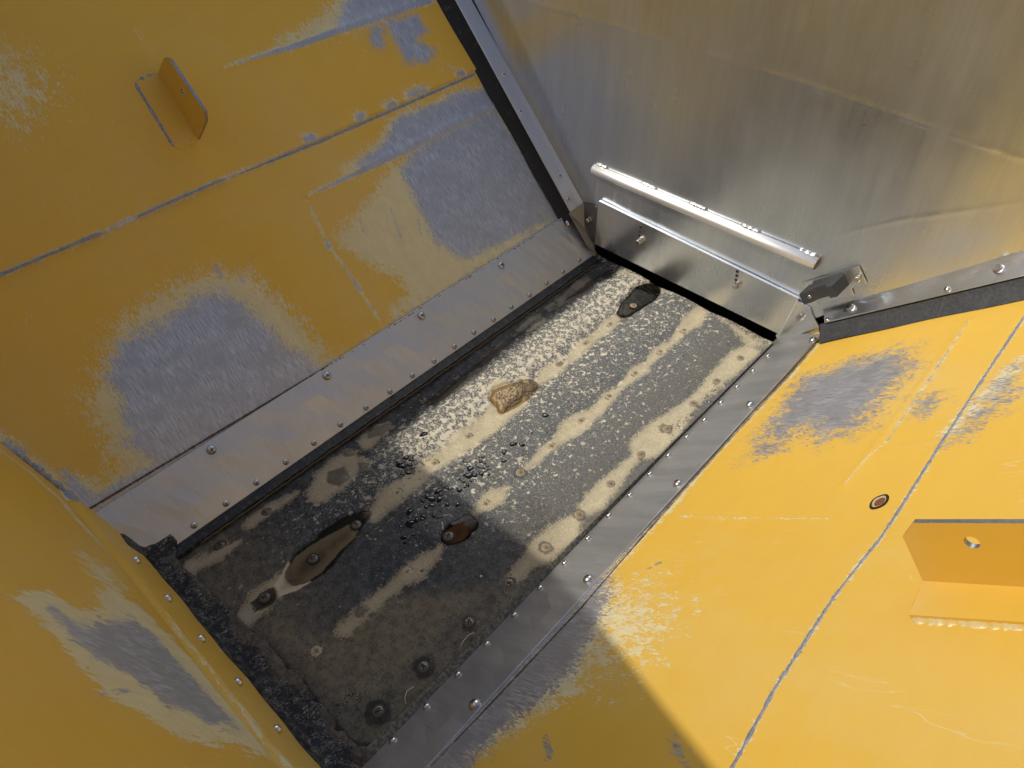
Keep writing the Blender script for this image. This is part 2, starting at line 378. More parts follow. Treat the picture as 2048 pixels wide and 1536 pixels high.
M_PUD = mat_water('silty_water', (.74, .68, .58)); M_PUDD = mat_water('dark_water', (.33, .33, .30)); M_PUDB = mat_water('brown_water', (.72, .62, .48)); M_PUDR = mat_water('rusty_water', (.50, .36, .22))
M_BRACKET = mat_plain('grey_bracket_paint', (.060, .064, .070), .5, .2, .25, 120, .15)
M_DARK = mat_plain('blackout_black', (.006, .006, .006), .9)
M_PEB = mat_plain('pale_grit', (.62, .58, .50), .7)
M_WOOD = mat_plain('wet_wood', (.17, .09, .05), .6)
M_FLOOR = mat_floor()

# ------------------------------------------------------------------ wear drawn as shapes on each sheet
def wear_fields(plane, P, prim, metal, plines, mlines):
    fp = np.full(len(P), -.15); fm = np.full(len(P), -.15)
    for poly, k, *o in prim: fp = np.maximum(fp, (sd_poly(P, plane.poly(poly)) + (o[0] if o else .006)) * k)
    for poly, k, *o in metal: fm = np.maximum(fm, (sd_poly(P, plane.poly(poly)) + (o[0] if o else .005)) * k)
    for pts, w, k in plines: fp = np.maximum(fp, sd_line(P, plane.poly(pts), w) * k)
    for pts, w, k in mlines: fm = np.maximum(fm, sd_line(P, plane.poly(pts), w) * k)
    return fp, fm
def sheet(name, plane, us, vs_, mat, wear=None, disp=None, parent=None, thick=.006, clip=None):
    us = np.array(us); vs_ = np.array(vs_); U, V = np.meshgrid(us, vs_, indexing='ij'); P = np.stack([U.ravel(), V.ravel()], 1)
    d = disp(P) if disp is not None else np.zeros(len(P))
    X = plane.O + P[:, :1] * plane.eu + P[:, 1:] * plane.ev + d[:, None] * plane.n
    F = grid_faces(len(us), len(vs_))
    at = {}
    if wear is not None: fp, fm = wear_fields(plane, P, *wear); at = {'prim': fp, 'metal': fm}
    # backing of the plate, a few millimetres behind
    n0 = len(X); c = [plane.pt(a, b, -thick) for a, b in ((us[0], vs_[0]), (us[-1], vs_[0]), (us[-1], vs_[-1]), (us[0], vs_[-1]))]
    nu, nv = len(us), len(vs_); e = [0, (nu - 1) * nv, nu * nv - 1, nv - 1]
    X = np.vstack([X, np.array(c)]); F = F + [[n0 + 3, n0 + 2, n0 + 1, n0]]
    rim = [list(range(0, nu * nv, nv)), list(range((nu - 1) * nv, nu * nv)), list(range(nu * nv - 1, -1, -nv)), list(range(nv - 1, -1, -1))]
    for k in range(4):
        F = F + [rim[k][::-1] + [n0 + k, n0 + (k + 1) % 4]]
    UV = np.vstack([P, P[e]])
    at = {k: np.concatenate([a, np.full(4, -.15)]) for k, a in at.items()}
    o = mesh_obj(name, X, F, mat, parent, None, True, None, UV, at)
    return o
def spaced(a, b, fine0, fine1, df, dc):
    r = []
    if a < fine0: r += list(np.arange(a, fine0, dc))
    r += list(np.arange(fine0, fine1, df))
    if fine1 < b: r += list(np.arange(fine1, b, dc))
    return np.array(r + [b])

def bead(name, mat, pts, r, n, plane_n, parent, jit=.35, flat=.55, seed=1, step=.006):
    """welded bead: a lumpy half-round ridge following a polyline on a sheet"""
    rg = random.Random(seed); pts = [np.array(p, float) for p in pts]; rings = []
    L = [np.linalg.norm(pts[i + 1] - pts[i]) for i in range(len(pts) - 1)]; tot = sum(L)
    k = max(int(tot / step), 3); pn = nrm(plane_n)
    for i in range(k + 1):
        s = tot * i / k; j = 0
        while j < len(L) - 1 and s > L[j]: s -= L[j]; j += 1
        p = pts[j] + (pts[j + 1] - pts[j]) * min(s / L[j], 1); t = nrm(pts[j + 1] - pts[j]); w = np.cross(pn, t)
        rr = r * (1 + jit * (rg.random() - .5) * 2) * (min(1, .25 + i * .6, .25 + (k - i) * .6)); off = w * r * jit * .6 * (rg.random() - .5)
        rings.append([p + off + w * rr * math.cos(a) + pn * (rr * flat * math.sin(a) - .0006) for a in [math.pi * q / 6 for q in range(7)]])
    return MB().loft(rings).build(name, mat, parent, True)

# ------------------------------------------------------------------ screws and bolts (one mesh each, reused)
def screw_mesh(name, r, h, mats, cross=True, seg=20, sink=0.0):
    mb = MB(); prof = [(r * 1.0, -.001), (r, h * .12), (r * .93, h * .45), (r * .72, h * .78), (r * .4, h * .96), (r * .12, h)]
    rings = [[(q * math.cos(a), q * math.sin(a), z) for a in [2 * math.pi * k / seg for k in range(seg)]] for q, z in prof]
    mb.loft(rings, True)
    if sink:
        o1 = [(r * 1.2 * math.cos(a), r * 1.2 * math.sin(a), .0004) for a in [2 * math.pi * k / seg for k in range(seg)]]
        i1 = [(r * .98 * math.cos(a), r * .98 * math.sin(a), .0007) for a in [2 * math.pi * k / seg for k in range(seg)]]
        mb.add(o1 + i1, [[k, (k + 1) % seg, seg + (k + 1) % seg, seg + k] for k in range(seg)], 2)
        rr = random.Random(int(r * 1e6) + len(name))
        for _ in range(5):
            a = rr.random() * 6.3; q = r * rr.uniform(.15, .6); w = r * .16; cx, cy = q * math.cos(a), q * math.sin(a)
            mb.add([(cx + w * math.cos(b) * rr.uniform(.6, 1.2), cy + w * math.sin(b) * rr.uniform(.6, 1.2), h * 1.03) for b in [2 * math.pi * k / 7 for k in range(7)]], [list(range(7))], 1)
    if cross:
        w = r * .11; l = r * .46; z0 = h * .86; z1 = h * 1.015
        for dx, dy in ((l, w), (w, l)):
            k = .0 if dx > dy else .00004
            mb.add([(-dx, -dy, z0), (dx, -dy, z0), (dx, dy, z0), (-dx, dy, z0), (-dx, -dy, z1 + k), (dx, -dy, z1 + k), (dx, dy, z1 + k), (-dx, dy, z1 + k)],
                   [[4, 5, 6, 7], [0, 1, 5, 4], [1, 2, 6, 5], [2, 3, 7, 6], [3, 0, 4, 7]], 1)
    me = bpy.data.meshes.new(name); me.from_pydata(mb.v, [], mb.f)
    for mt in mats: me.materials.append(mt)
    me.polygons.foreach_set('material_index', mb.m); me.polygons.foreach_set('use_smooth', [i < 1e9 for i in range(len(me.polygons))])
    return me
def hexbolt_mesh(name, r, h, wash, mats):
    mb = MB(); seg = 20
    mb.loft([[(q * math.cos(a), q * math.sin(a), z) for a in [2 * math.pi * k / seg for k in range(seg)]] for q, z in ((wash, 0), (wash, .0016), (wash * .86, .0022), (r * .9, .0023))], True)
    ring = lambda q, z: [(q * math.cos(a), q * math.sin(a), z) for a in [2 * math.pi * k / 6 for k in range(6)]]
    mb.loft([ring(r, .002), ring(r, h * .88), ring(r * .84, h), ring(r * .5, h * .985)], True)
    me = bpy.data.meshes.new(name); me.from_pydata(mb.v, [], mb.f)
    for mt in mats: me.materials.append(mt)
    return me
M_SPOT = mat_plain('screw_slot_grime', (.17, .115, .065), .8, 0, .5, 500, .4, (.30, .22, .13))
M_GROOVE = mat_plain('screw_groove', (.10, .078, .05), .8, 0, .4, 300, .4, (.26, .21, .14))
ME_SMALL = screw_mesh('small_screw', .0052, .0040, [M_BOLT, M_RECESS])
ME_LARGE = screw_mesh('large_screw', .0080, .0060, [M_BOLT, M_RECESS])
ME_FLAT_RUST = screw_mesh('rusty_belt_screw', .0086, .0022, [M_RUSTY, M_SPOT, M_GROOVE], True, 20, 1)
ME_FLAT_SILT = screw_mesh('silted_belt_screw', .0084, .0016, [M_DUSTSCREW, M_SPOT, M_GROOVE], True, 20, 1)
ME_FLAT_DARK = screw_mesh('dark_belt_screw', .0086, .0022, [M_DARKSCREW, M_RECESS, M_RECESS], True, 20, 1)
ME_BOLT = hexbolt_mesh('hex_bolt', .0058, .011, .0070, [M_BOLT])
ME_BOLT_L = hexbolt_mesh('flange_bolt', .0068, .008, .0080, [M_BOLT])
def put(name, me, p, n, parent, spin=None, label=None):
    o = bpy.data.objects.new(name, me); COL.objects.link(o); place(o, parent, p)
    e = frame(n, (0, 1, 0) if abs(nrm(n)[1]) < .9 else (0, 0, 1)).to_matrix() @ Matrix.Rotation(random.random() * 3.1 if spin is None else spin, 3, 'Z')
    o.rotation_euler = e.to_euler()
    if label: o['label'] = label
    return o

def surf(plane, disp, pts, off, n=12):
    """points along a polyline, lifted to the dented surface of the sheet"""
    r = []
    for a, b in zip(pts[:-1], pts[1:]):
        for k in range(n): r.append((a[0] + (b[0] - a[0]) * k / n, a[1] + (b[1] - a[1]) * k / n))
    r.append(pts[-1]); out = []
    for x, y in r:
        q = plane.uv(x, y); out.append(plane.pt(q[0], q[1], float(disp(q[None, :])[0]) + off))
    return out
# ------------------------------------------------------------------ left sheet
L_prim = [
    ([(190, 1000), (250, 935), (215, 870), (190, 800), (215, 730), (235, 665), (300, 612), (360, 580), (430, 552), (490, 552), (540, 595), (590, 645), (640, 705), (668, 735), (420, 890), (250, 990)], .55, .008),
    ([(690, 480), (735, 425), (800, 340), (845, 300), (920, 240), (985, 216), (1125, 430), (1090, 455), (830, 610), (795, 625), (835, 590), (800, 545), (735, 510)], .8, .014),
    ([(560, 88), (640, 45), (690, -10), (860, -10), (700, 56)], .8),
    ([(690, 345), (760, 285), (790, 235), (850, 215), (920, 184), (985, 175), (990, 212), (800, 310)], 1.0),
    ([(130, 950), (180, 965), (260, 995), (185, 1020)], 1.2),
    ([(0, 135), (40, 150), (70, 185), (20, 215), (0, 200)], .25),
    ([(150, 1000), (420, 880), (700, 715), (1000, 520), (1135, 430), (1136, 445), (180, 1028)], 1.1),
]
L_metal = [
    ([(340, 935), (265, 890), (255, 810), (225, 745), (250, 690), (330, 645), (400, 600), (450, 590), (510, 640), (560, 690), (630, 735), (640, 750), (480, 860)], .6, .006),
    ([(835, 315), (900, 270), (990, 232), (1115, 428), (1060, 445), (960, 495), (925, 505), (880, 475), (855, 425), (815, 345)], .9, .013),
    ([(720, 330), (770, 290), (800, 240), (850, 222), (920, 190), (985, 178), (988, 212), (800, 308)], 1.1),
    ([(690, 15), (720, -10), (860, -10), (760, 30), (680, 50)], 1.0),
    ([(775, 42), (835, 36), (848, 62), (822, 82), (862, 100), (856, 121), (812, 121), (790, 80)], .9),
    ([(745, 60), (760, 60), (765, 85), (748, 92)], .8),
    ([(130, 945), (160, 975), (190, 1000), (170, 1015)], 1.6),
]
L_plines = [([(448, 137), (600, 85), (700, 50), (858, -2)], [.0022, .006, .009, .010], 3.5), ([(616, 390), (760, 325), (985, 212)], [.0022, .008, .011], 3.5),
            ([(0, 551), (210, 463), (440, 362), (640, 283), (950, 148)], .0034, 3), ([(616, 405), (640, 455), (657, 491), (700, 548), (717, 573), (760, 642)], [.0012, .002, .004, .0022, .0035, .002], 2.5),
            ([(612, 279), (628, 276)], .010, 1.5), ([(714, 236), (728, 232)], .009, 1.5), ([(775, 213), (790, 208)], .010, 1.3), ([(815, 192), (850, 180)], .010, 1.1), ([(915, 149), (926, 147)], .008, 1.2),
            ([(0, 885), (60, 925), (130, 985), (170, 1020)], [.014, .010, .012, .012], 1.3), ([(895, 130), (905, 136)], .003, 2)]
L_mlines = [([(470, 131), (600, 91), (700, 54), (858, 1)], [.0008, .005, .0065, .007], 9), ([(625, 388), (760, 325), (985, 213)], [.0008, .006, .0085], 9),
            ([(0, 551), (210, 463), (440, 362), (640, 283), (950, 148)], .0022, 3.0), ([(614, 279), (626, 276)], .0065, 3), ([(716, 236), (726, 232)], .0055, 3), ([(778, 213), (788, 209)], .006, 2.5), ([(820, 190), (846, 181)], .006, 1.8), ([(917, 149), (924, 147)], .005, 3),
            ([(656, 490), (658, 493)], .0045, 3), ([(650, 476), (653, 482)], .0014, 4), ([(684, 525), (700, 551), (716, 575), (722, 582)], [.0005, .0012, .003, .0005], 4), ([(740, 610), (748, 624)], .0012, 4),
            ([(165, 1020), (420, 880), (700, 715), (1000, 520), (1135, 434)], .0095, 1.4), ([(10, 890), (40, 905)], .007, 2), ([(780, 415), (795, 455), (808, 492)], [.0006, .0012, .0008], 4), ([(720, 435), (728, 465)], .0008, 4), ([(835, 430), (842, 470)], .0007, 4),
            ([(432, 535), (442, 550)], .003, 3), ([(480, 555), (486, 562)], .002, 3)]
s1a, s1b = LEFT.uv(0, 551), LEFT.uv(950, 148); lapv = (s1a[1] + s1b[1]) / 2
c1 = [LEFT.uv(448, 137), LEFT.uv(858, -2)]; c2 = [LEFT.uv(616, 390), LEFT.uv(985, 212)]
def disp_left(P):
    d = .0022 * vnoise(P, 3.2, 5) + .0008 * vnoise(P, 9, 6)
    d += np.where(P[:, 1] > lapv, .003, 0.0)
    for c in (c1, c2): d += .0022 * np.exp(-np.clip(-sd_line(P, c, 0), 0, 1) ** 2 / (2 * .006 ** 2))
    return d
left_us = spaced(-.42, 1.172, -.03, 1.172, .0026, .03); left_vs = spaced(-.115, 1.22, -.02, .84, .0026, .03)
left_panel = sheet('hopper_panel', LEFT, left_us, left_vs, M_LEFT, (L_prim, L_metal, L_plines, L_mlines), disp_left)
tag(left_panel, 'shaded sloping yellow sheet with grey bare patches above the longer-lit flashing strip, upper left', 'hopper panel')
left_panel['label'] = 'shaded yellow sloping sheet worn to grey steel, carrying the small upright bracket'
bead('weld_seam', M_WELD, surf(LEFT, lambda q: disp_left(q - np.array([[0, .003]])), [(-40, 568), (0, 551), (210, 463), (440, 362), (640, 283), (950, 148)], .0014), .0019, 0, LEFT.n, left_panel, .4, .5, 3)
bead('weld_seam', M_SEALANT, [LEFT.at(x, y, .0035) for x, y in ((172, 1022), (420, 874), (700, 706), (1000, 515), (1133, 433))], .0015, 0, LEFT.n, left_panel, .3, .4, 4, .003)
bead('weld_seam', M_WELD, surf(LEFT, disp_left, [(0, 886), (60, 926), (125, 978), (172, 1024)], .001), .004, 0, LEFT.n, left_panel, .6, .4, 6)
# unseen board added above the left sheet, tall enough to shade the floor
zt = left_panel.location
topL = LEFT.pt(0, 1.22); tz = 1.37
sx = topL[0]; need = (-.79 - sx) * (1.53 / 1.1)
MB().slab([(sx, -.55, topL[2] - .01), (sx, 1.3, topL[2] - .01), (sx, 1.3, need), (sx, -.55, need)], (-.006, 0, 0)).build('shading_upstand', M_YEL, left_panel)

def angle_bracket(plane, base_px, fold_px, top_px, parent, out_dir_check, hole_px, thick, gap=.001):
    """welded angle: base leg lying on the sheet, upright leg square to it"""
    f0 = plane.at(*fold_px[0]); f1 = plane.at(*fold_px[1]); b0 = plane.at(*base_px[0]); b1 = plane.at(*base_px[1])
    n = plane.n; t = nrm(f1 - f0); pn = np.cross(t, n)
    up = [hit(x, y, f0, pn) for x, y in top_px]
    return f0, f1, b0, b1, n, t, pn, up
# the small bracket in the shade
f0, f1, b0, b1, n, t_, pn, up = angle_bracket(LEFT, ((271, 166), (350, 297)), ((315, 149), (395, 281)), ((327, 116), (339, 119), (408, 222), (411, 243)), left_panel, 1, (365, 184), .004)
br = root('angle_bracket', (f0 + f1) / 2, None, None); place(br, left_panel, (f0 + f1) / 2)
sgn = 1 if np.dot(pn, b0 - f0) > 0 else -1
def upright(f0, f1, up, pn, sgn, thick, hole, hr, name, mat, par):
    """plate with a round hole, thickness away from the base leg"""
    t = nrm(f1 - f0); w = np.cross(pn, t)
    if np.dot(w, up[1] - f0) < 0: w = -w
    out = [f0] + list(up) + [f1]
    P2 = [np.array([(p - f0) @ t, (p - f0) @ w]) for p in out]
    hc = np.array([(hole - f0) @ t, (hole - f0) @ w]); N = 40
    ang = [2 * math.pi * k / N for k in range(N)]; outer = []
    for a in ang:                     # cast from the hole centre to the outline so outline and hole pair up
        d = np.array([math.cos(a), math.sin(a)]); best = 1e9
        for i in range(len(P2)):
            p = P2[i]; q = P2[(i + 1) % len(P2)]; e = q - p; den = d[0] * e[1] - d[1] * e[0]
            if abs(den) < 1e-12: continue
            s = ((p[0] - hc[0]) * e[1] - (p[1] - hc[1]) * e[0]) / den; u = ((p[0] - hc[0]) * d[1] - (p[1] - hc[1]) * d[0]) / den
            if s > 0 and -1e-6 <= u <= 1 + 1e-6: best = min(best, s)
        outer.append((hc + d * best, a))
    for p in P2:                      # keep the true corners
        k = min(range(N), key=lambda k: np.linalg.norm(outer[k][0] - p)); outer[k] = (p, outer[k][1])
    inner = [hc + hr * np.array([math.cos(a), math.sin(a)]) for a in ang]
    to3 = lambda p, k: f0 + t * p[0] + w * p[1] - pn * sgn * k
    V = [to3(o[0], 0) for o in outer] + [to3(i, 0) for i in inner] + [to3(o[0], thick) for o in outer] + [to3(i, thick) for i in inner]
    F = []; FM = []
    for k in range(N):
        j = (k + 1) % N
        F += [[k, j, N + j, N + k], [2 * N + k, 3 * N + k, 3 * N + j, 2 * N + j], [k, 2 * N + k, 2 * N + j, j], [N + k, N + j, 3 * N + j, 3 * N + k]]; FM += [0, 0, 1, 1]
    return mesh_obj(name, V, F, mat, par, None, False, FM)
M_EDGE = mat_plain('worn_edge', (.40, .40, .40), .38, .85, .3)
upright(f0 + n * .004, f1 + n * .004, up, pn, sgn, .005, hit(365.5, 184.5, f0, pn), .0055, 'upright_leg', [M_YEL, M_EDGE], br)
MB().slab([b0 + n * .005, f0 + n * .005 - pn * sgn * .005, f1 + n * .005 - pn * sgn * .005, b1 + n * .005], -n * .006).build('base_leg', M_YEL, br)
bead('weld_bead', M_WELD, [b0 + n * .0025, b1 + n * .0025], .0050, 0, n, br, .14, .6, 8, .003)
bead('weld_bead', M_WELD, [b0 + n * .0025, f0 + n * .0025], .0045, 0, n, br, .4, .6, 9, .004)
bead('weld_bead', M_YEL, [b1 + n * .0025, f1 + n * .0025], .0055, 0, n, br, .5, .6, 10, .004)

# ------------------------------------------------------------------ right sheet
R_prim = [
    ([(850, 1545), (1190, 1170), (1222, 1150), (1245, 1230), (1200, 1310), (1165, 1390), (1060, 1450), (960, 1515), (915, 1560)], .6, -.008),
    ([(1205, 1190), (1260, 1190), (1310, 1250), (1260, 1310), (1190, 1320)], .20, .0),
    ([(1165, 1285), (1185, 1280), (1190, 1298), (1172, 1303)], 2.0),
]
R_metal = [
    ([(840, 1545), (1190, 1165), (1215, 1160), (1215, 1210), (1170, 1290), (1140, 1350), (1065, 1410), (980, 1480), (920, 1560)], .5, .004),
    ([(1525, 870), (1575, 800), (1605, 755), (1660, 738), (1715, 718), (1800, 703), (1822, 738), (1770, 780), (1740, 815), (1720, 850), (1650, 870), (1610, 850), (1560, 872)], .28, .004),
    ([(1510, 900), (1540, 880), (1560, 890), (1525, 905)], .35),
    ([(1905, 880), (1945, 825), (1990, 775), (2035, 735), (2010, 805), (1960, 838)], .35, -.004),
    ([(1838, 800), (1870, 790), (1875, 810), (1850, 830), (1832, 828)], .45, -.002),
]
R_plines = [([(1480, 1515), (1555, 1376), (1670, 1195), (1760, 1075), (1845, 940), (1930, 810), (2048, 632), (2090, 570)], .0022, 4.0), ([(1690, 965), (1735, 912), (1772, 880), (1850, 770), (1938, 642)], [.0003, .0008, .0012, .0014, .001], 6), ([(1362, 1032), (1382, 1033)], .0012, 4), ([(1382, 1033), (1670, 1036)], .0003, 5),
            ([(850, 1545), (1160, 1218), (1360, 990), (1480, 850), (1632, 690)], [.010, .007, .007, .006, .004], 1.5), ([(1480, 845), (1540, 780)], .012, .8), ([(1900, 860), (2040, 720)], .008, 1.2)]
R_mlines = [([(1475, 1525), (1555, 1376), (1670, 1195), (1760, 1075), (1845, 940), (1930, 810), (2048, 632), (2090, 570)], .0014, 5.0), ([(1772, 880), (1850, 770), (1938, 642)], [.0003, .0006, .0004], 6),
            ([(850, 1540), (1160, 1212), (1360, 985), (1632, 686)], [.004, .004, .003, .001], 2.5), ([(1312, 1130), (1322, 1126)], .0022, 4), ([(1299, 1138), (1302, 1137)], .0013, 4), ([(1092, 1475), (1098, 1500), (1102, 1520)], .0018, 2.5), ([(1380, 1550), (1350, 1480)], .0008, 1)]
def disp_right(P):
    d = .0025 * vnoise(P, 3.0, 15) + .001 * vnoise(P, 8, 16)
    ca = [RIGHT.uv(1690, 965), RIGHT.uv(1938, 642)]
    d += .0015 * np.exp(-np.clip(-sd_line(P, ca, 0), 0, 1) ** 2 / (2 * .005 ** 2))
    return d
right_panel = sheet('hopper_panel', RIGHT, spaced(-.42, 1.172, .08, 1.172, .0026, .03), spaced(-.115, 2.3, -.02, .62, .0026, .05), M_RIGHT, (R_prim, R_metal, R_plines, R_mlines), disp_right)  # unseen upper part extended to bounce sun onto the shaded sheets
tag(right_panel, 'sunlit yellow sloping sheet with a long grey weld line and the large bracket', 'hopper panel')
bead('weld_seam', M_WELD, surf(RIGHT, disp_right, [(1440, 1580), (1480, 1515), (1555, 1376), (1670, 1195), (1760, 1075), (1845, 940), (1930, 810), (2048, 632), (2095, 560)], .0004), .0019, 0, RIGHT.n, right_panel, .4, .45, 13, .005)
bead('weld_seam', M_SEALANT, [RIGHT.at(x, y, .0025) for x, y in ((857, 1537), (1160, 1216), (1360, 985), (1630, 686))], .0011, 0, RIGHT.n, right_panel, .4, .4, 14, .003)
# large bracket
f0, f1, b0, b1, n, t_, pn, up = angle_bracket(RIGHT, ((1823, 1240), (2140, 1262)), ((1851, 1172), (2140, 1191)), ((1805, 1073), (1826, 1046), (2118, 1047), (2144, 1078)), right_panel, 1, (1944, 1086), .006)
br = root('angle_bracket', (f0 + f1) / 2, None, None); place(br, right_panel, (f0 + f1) / 2)
sgn = 1 if np.dot(pn, b0 - f0) > 0 else -1
upright(f0 + n * .006, f1 + n * .006, up, pn, sgn, .0055, hit(1944, 1085, f0, pn), .0062, 'upright_leg', [M_YEL, M_EDGE], br)
fold_r = [f0 + n * .0065, f1 + n * .0065]
MB().slab([b0 + n * .006, f0 + n * .006 - pn * sgn * .0055, f1 + n * .006 - pn * sgn * .0055, b1 + n * .006], -n * .007).build('base_leg', M_YEL, br)
M_WELDY = mat_plain('thinly_painted_weld', (.66, .44, .10), .42, .1, .3, 160, .8, (.64, .54, .30))
bead('weld_bead', M_WELDY, [b0 + n * .001, b1 + n * .001], .0068, 0, n, br, .20, .42, 21, .0026)
bead('weld_bead', M_YEL, [b0 + n * .001, f0 + n * .001], .0035, 0, n, br, .3, .6, 22, .004)
# rusty chipped plug in the sheet
pc = surf(RIGHT, disp_right, [(1757, 1001), (1757.1, 1001)], .0003)[0]; mb = MB(); seg = 24
def ell(r, z): return [pc + RIGHT.eu * (r * 1.25 * math.cos(a) + .0008 * math.sin(3 * a)) + RIGHT.ev * (r * .9 * math.sin(a)) + RIGHT.n * z for a in [2 * math.pi * k / seg for k in range(seg)]]
rg = [ell(.0112, .0003), ell(.0100, .0007), ell(.0082, .0008), ell(.0072, -.0004), ell(.004, .0000), ell(.0006, .0003)]
mb.loft(rg[:2], mi=2, closed=False)
k0 = len(mb.v)
for i, mi in ((0, 2), (1, 2), (2, 1), (3, 0), (4, 0)):
    a, b = rg[i], rg[i + 1]
    mb.add(a + b, [[q, (q + 1) % seg, seg + (q + 1) % seg, seg + q] for q in range(seg)], mi)
mb.build('rusted_plug', [M_RUST, mat_plain('chipped_paint_rim', (.55, .47, .38), .6), M_RECESS], right_panel, True)

# ------------------------------------------------------------------ end sheet below the camera
N_prim = [([(25, 1195), (105, 1190), (150, 1222), (190, 1232), (207, 1222), (192, 1192), (215, 1182), (270, 1212), (330, 1270), (420, 1362), (520, 1470), (560, 1515), (470, 1490), (370, 1475), (300, 1432), (215, 1388), (170, 1340), (130, 1290), (80, 1232)], 1.0),
          ([(170, 1120), (210, 1140), (235, 1180), (200, 1165)], .4)]
N_metal = [([(110, 1222), (160, 1255), (200, 1255), (270, 1245), (330, 1300), (400, 1375), (470, 1450), (420, 1445), (330, 1405), (260, 1345), (190, 1310), (150, 1280)], .8)]
N_plines = [([(0, 900), (60, 945), (120, 1000), (170, 1060), (215, 1105)], .006, 1.6)]
N_mlines = [([(200, 1392), (230, 1380), (262, 1383)], .0006, 5), ([(230, 1390), (250, 1384)], .0005, 5)]
zb = NEAR.uv(293, 1203)[1]
near_us = spaced(-2.1, 1.75, -1.12, -.38, .0022, .03); near_vs = spaced(zb, 1.204 / evn[2], zb, .42, .0022, .03)
near_panel = sheet('hopper_panel', NEAR, near_us, near_vs, M_NEAR, (N_prim, N_metal, N_plines, N_mlines), lambda P: .002 * vnoise(P, 4, 33) + .0007 * vnoise(P, 11, 34))
tag(near_panel, 'yellow end sheet with one scoured grey smear and a folded lip over the fibrous flap', 'hopper panel')
def near_lip():
    xs = np.linspace(-.955, -.20, 120); rings = []
    P = lambda v, d: NEAR.pt(0, v, d)
    for x in xs:
        k = .0007 * math.sin(x * 31) + .0005 * math.sin(x * 73)
        prof = [P(zb + .006, -.0075), P(zb - .004, -.0068), P(zb - .016, .0022), P(zb - .022, .0046), P(zb - .027, .0050), (0, .0560 + .001, .0345), (0, .0575, .0225), (0, .0545, .0222), (0, .052, .034), P(zb - .026, .002)]
        rings.append([np.array([x, p[1] + k, p[2]]) for p in prof])
    mb = MB().loft(rings, True)
    V = np.array(mb.v); nn = len(prof)
    UV = np.array([[(i % nn) * .006, V[i, 0]] for i in range(len(V))])
    pr = np.full(len(V), -.05); mt = np.full(len(V), -.05)
    for i in range(len(V)):
        x = V[i, 0]; k = i % nn; far = sstep(-.80, -.62, x)
        if k in (2, 3, 4): pr[i] = -.024 + .026 * far * (k != 4); mt[i] = -.03 + .024 * far * (k == 3)
        if k in (5, 6): pr[i] = -.026 + .016 * far; mt[i] = -.032 + .010 * far
    o = mesh_obj('folded_lip', mb.v, mb.f, M_NEAR, near_panel, None, True, None, UV, {'prim': pr, 'metal': mt}); return o
near_lip()
for px, py in ((272, 1121), (335, 1197), (402, 1278), (476, 1365), (554, 1459), (640, 1562)):
    p = hit(px, py, np.array([0, .0572, 0]), np.array([0, 1.0, .08])); put('screw', ME_SMALL, p - np.array([0, .0002, 0]), (0, 1, .1), near_panel)

# ------------------------------------------------------------------ belt floor
xsF = np.arange(-.915, -.345, .0022)
e0, e1 = FLOOR.at(1243, 532), FLOOR.at(1539, 679)
def y_end(x): return e0[1] + (x - e0[0]) * (e1[1] - e0[1]) / (e1[0] - e0[0])
nyF = 560; YY = np.linspace(0.0, 1.0, nyF)
U, T = np.meshgrid(xsF, YY, indexing='ij'); PX = U.ravel(); PY = .025 + T.ravel() * (y_end(PX) - .025)
PF = np.stack([PX, PY], 1)
fp = lambda pts: [FLOOR.at(*p)[:2] for p in pts]
def strip_px(lst):
    c = [FLOOR.at(x, y)[:2] for x, y, w in lst]; wd = []
    for x, y, w in lst:
        wd.append(np.linalg.norm(FLOOR.at(x - w * .7, y - w * .7)[:2] - FLOOR.at(x + w * .7, y + w * .7)[:2]) / 2 * .92)
    return c, wd
MUD = [
    [(1240, 622, 6), (1220, 645, 13), (1190, 670, 8), (1171, 685, 13), (1150, 705, 12), (1135, 720, 7), (1119, 727, 14), (1095, 742, 16), (1080, 757, 9)],
    [(1000, 775, 22), (1020, 800, 32), (985, 838, 24), (937, 871, 27), (900, 900, 19), (867, 923, 19), (840, 945, 19), (794, 982, 24), (770, 1000, 22), (745, 1027, 15)],
    [(1402, 620, 14), (1385, 640, 18), (1367, 658, 12), (1345, 680, 7), (1320, 700, 11), (1295, 722, 7), (1285, 735, 15), (1271, 744, 13), (1245, 768, 7), (1219, 790, 12), (1190, 820, 14), (1163, 840, 23), (1140, 855, 22), (1115, 880, 10), (1102, 890, 12), (1075, 912, 9), (1041, 944, 4)],
    [(1012, 972, 5), (990, 990, 22), (972, 1006, 17), (955, 1018, 6), (935, 1030, 2)],
    [(880, 1092, 7), (850, 1120, 20), (830, 1140, 25), (800, 1160, 18), (760, 1190, 14), (726, 1223, 16), (690, 1255, 20)],
    [(1500, 700, 18), (1480, 714, 22), (1432, 760, 17), (1384, 805, 12), (1333, 857, 32), (1292, 892, 32), (1272, 912, 9), (1221, 967, 20), (1190, 1000, 24), (1159, 1029, 10), (1130, 1060, 30), (1092, 1093, 30), (1055, 1125, 18), (1020, 1166, 16)],
    [(640, 985, 24), (665, 955, 34), (690, 930, 30), (700, 905, 12)], [(735, 880, 17), (760, 862, 10), (780, 852, 5)], [(722, 930, 12), (735, 926, 9)],
    [(500, 1045, 12), (540, 1015, 10), (590, 985, 6)], [(470, 1085, 8), (430, 1110, 12), (380, 1130, 16)], [(880, 790, 6), (930, 757, 7), (955, 735, 4)], [(1060, 655, 8), (1085, 640, 6)],
    [(560, 1165, 22), (520, 1200, 26), (490, 1230, 22), (480, 1260, 12)],
]
mud = np.full(len(PF), -.15)
for l in MUD: c, w = strip_px(l); mud = np.maximum(mud, sd_line(PF, c, w))
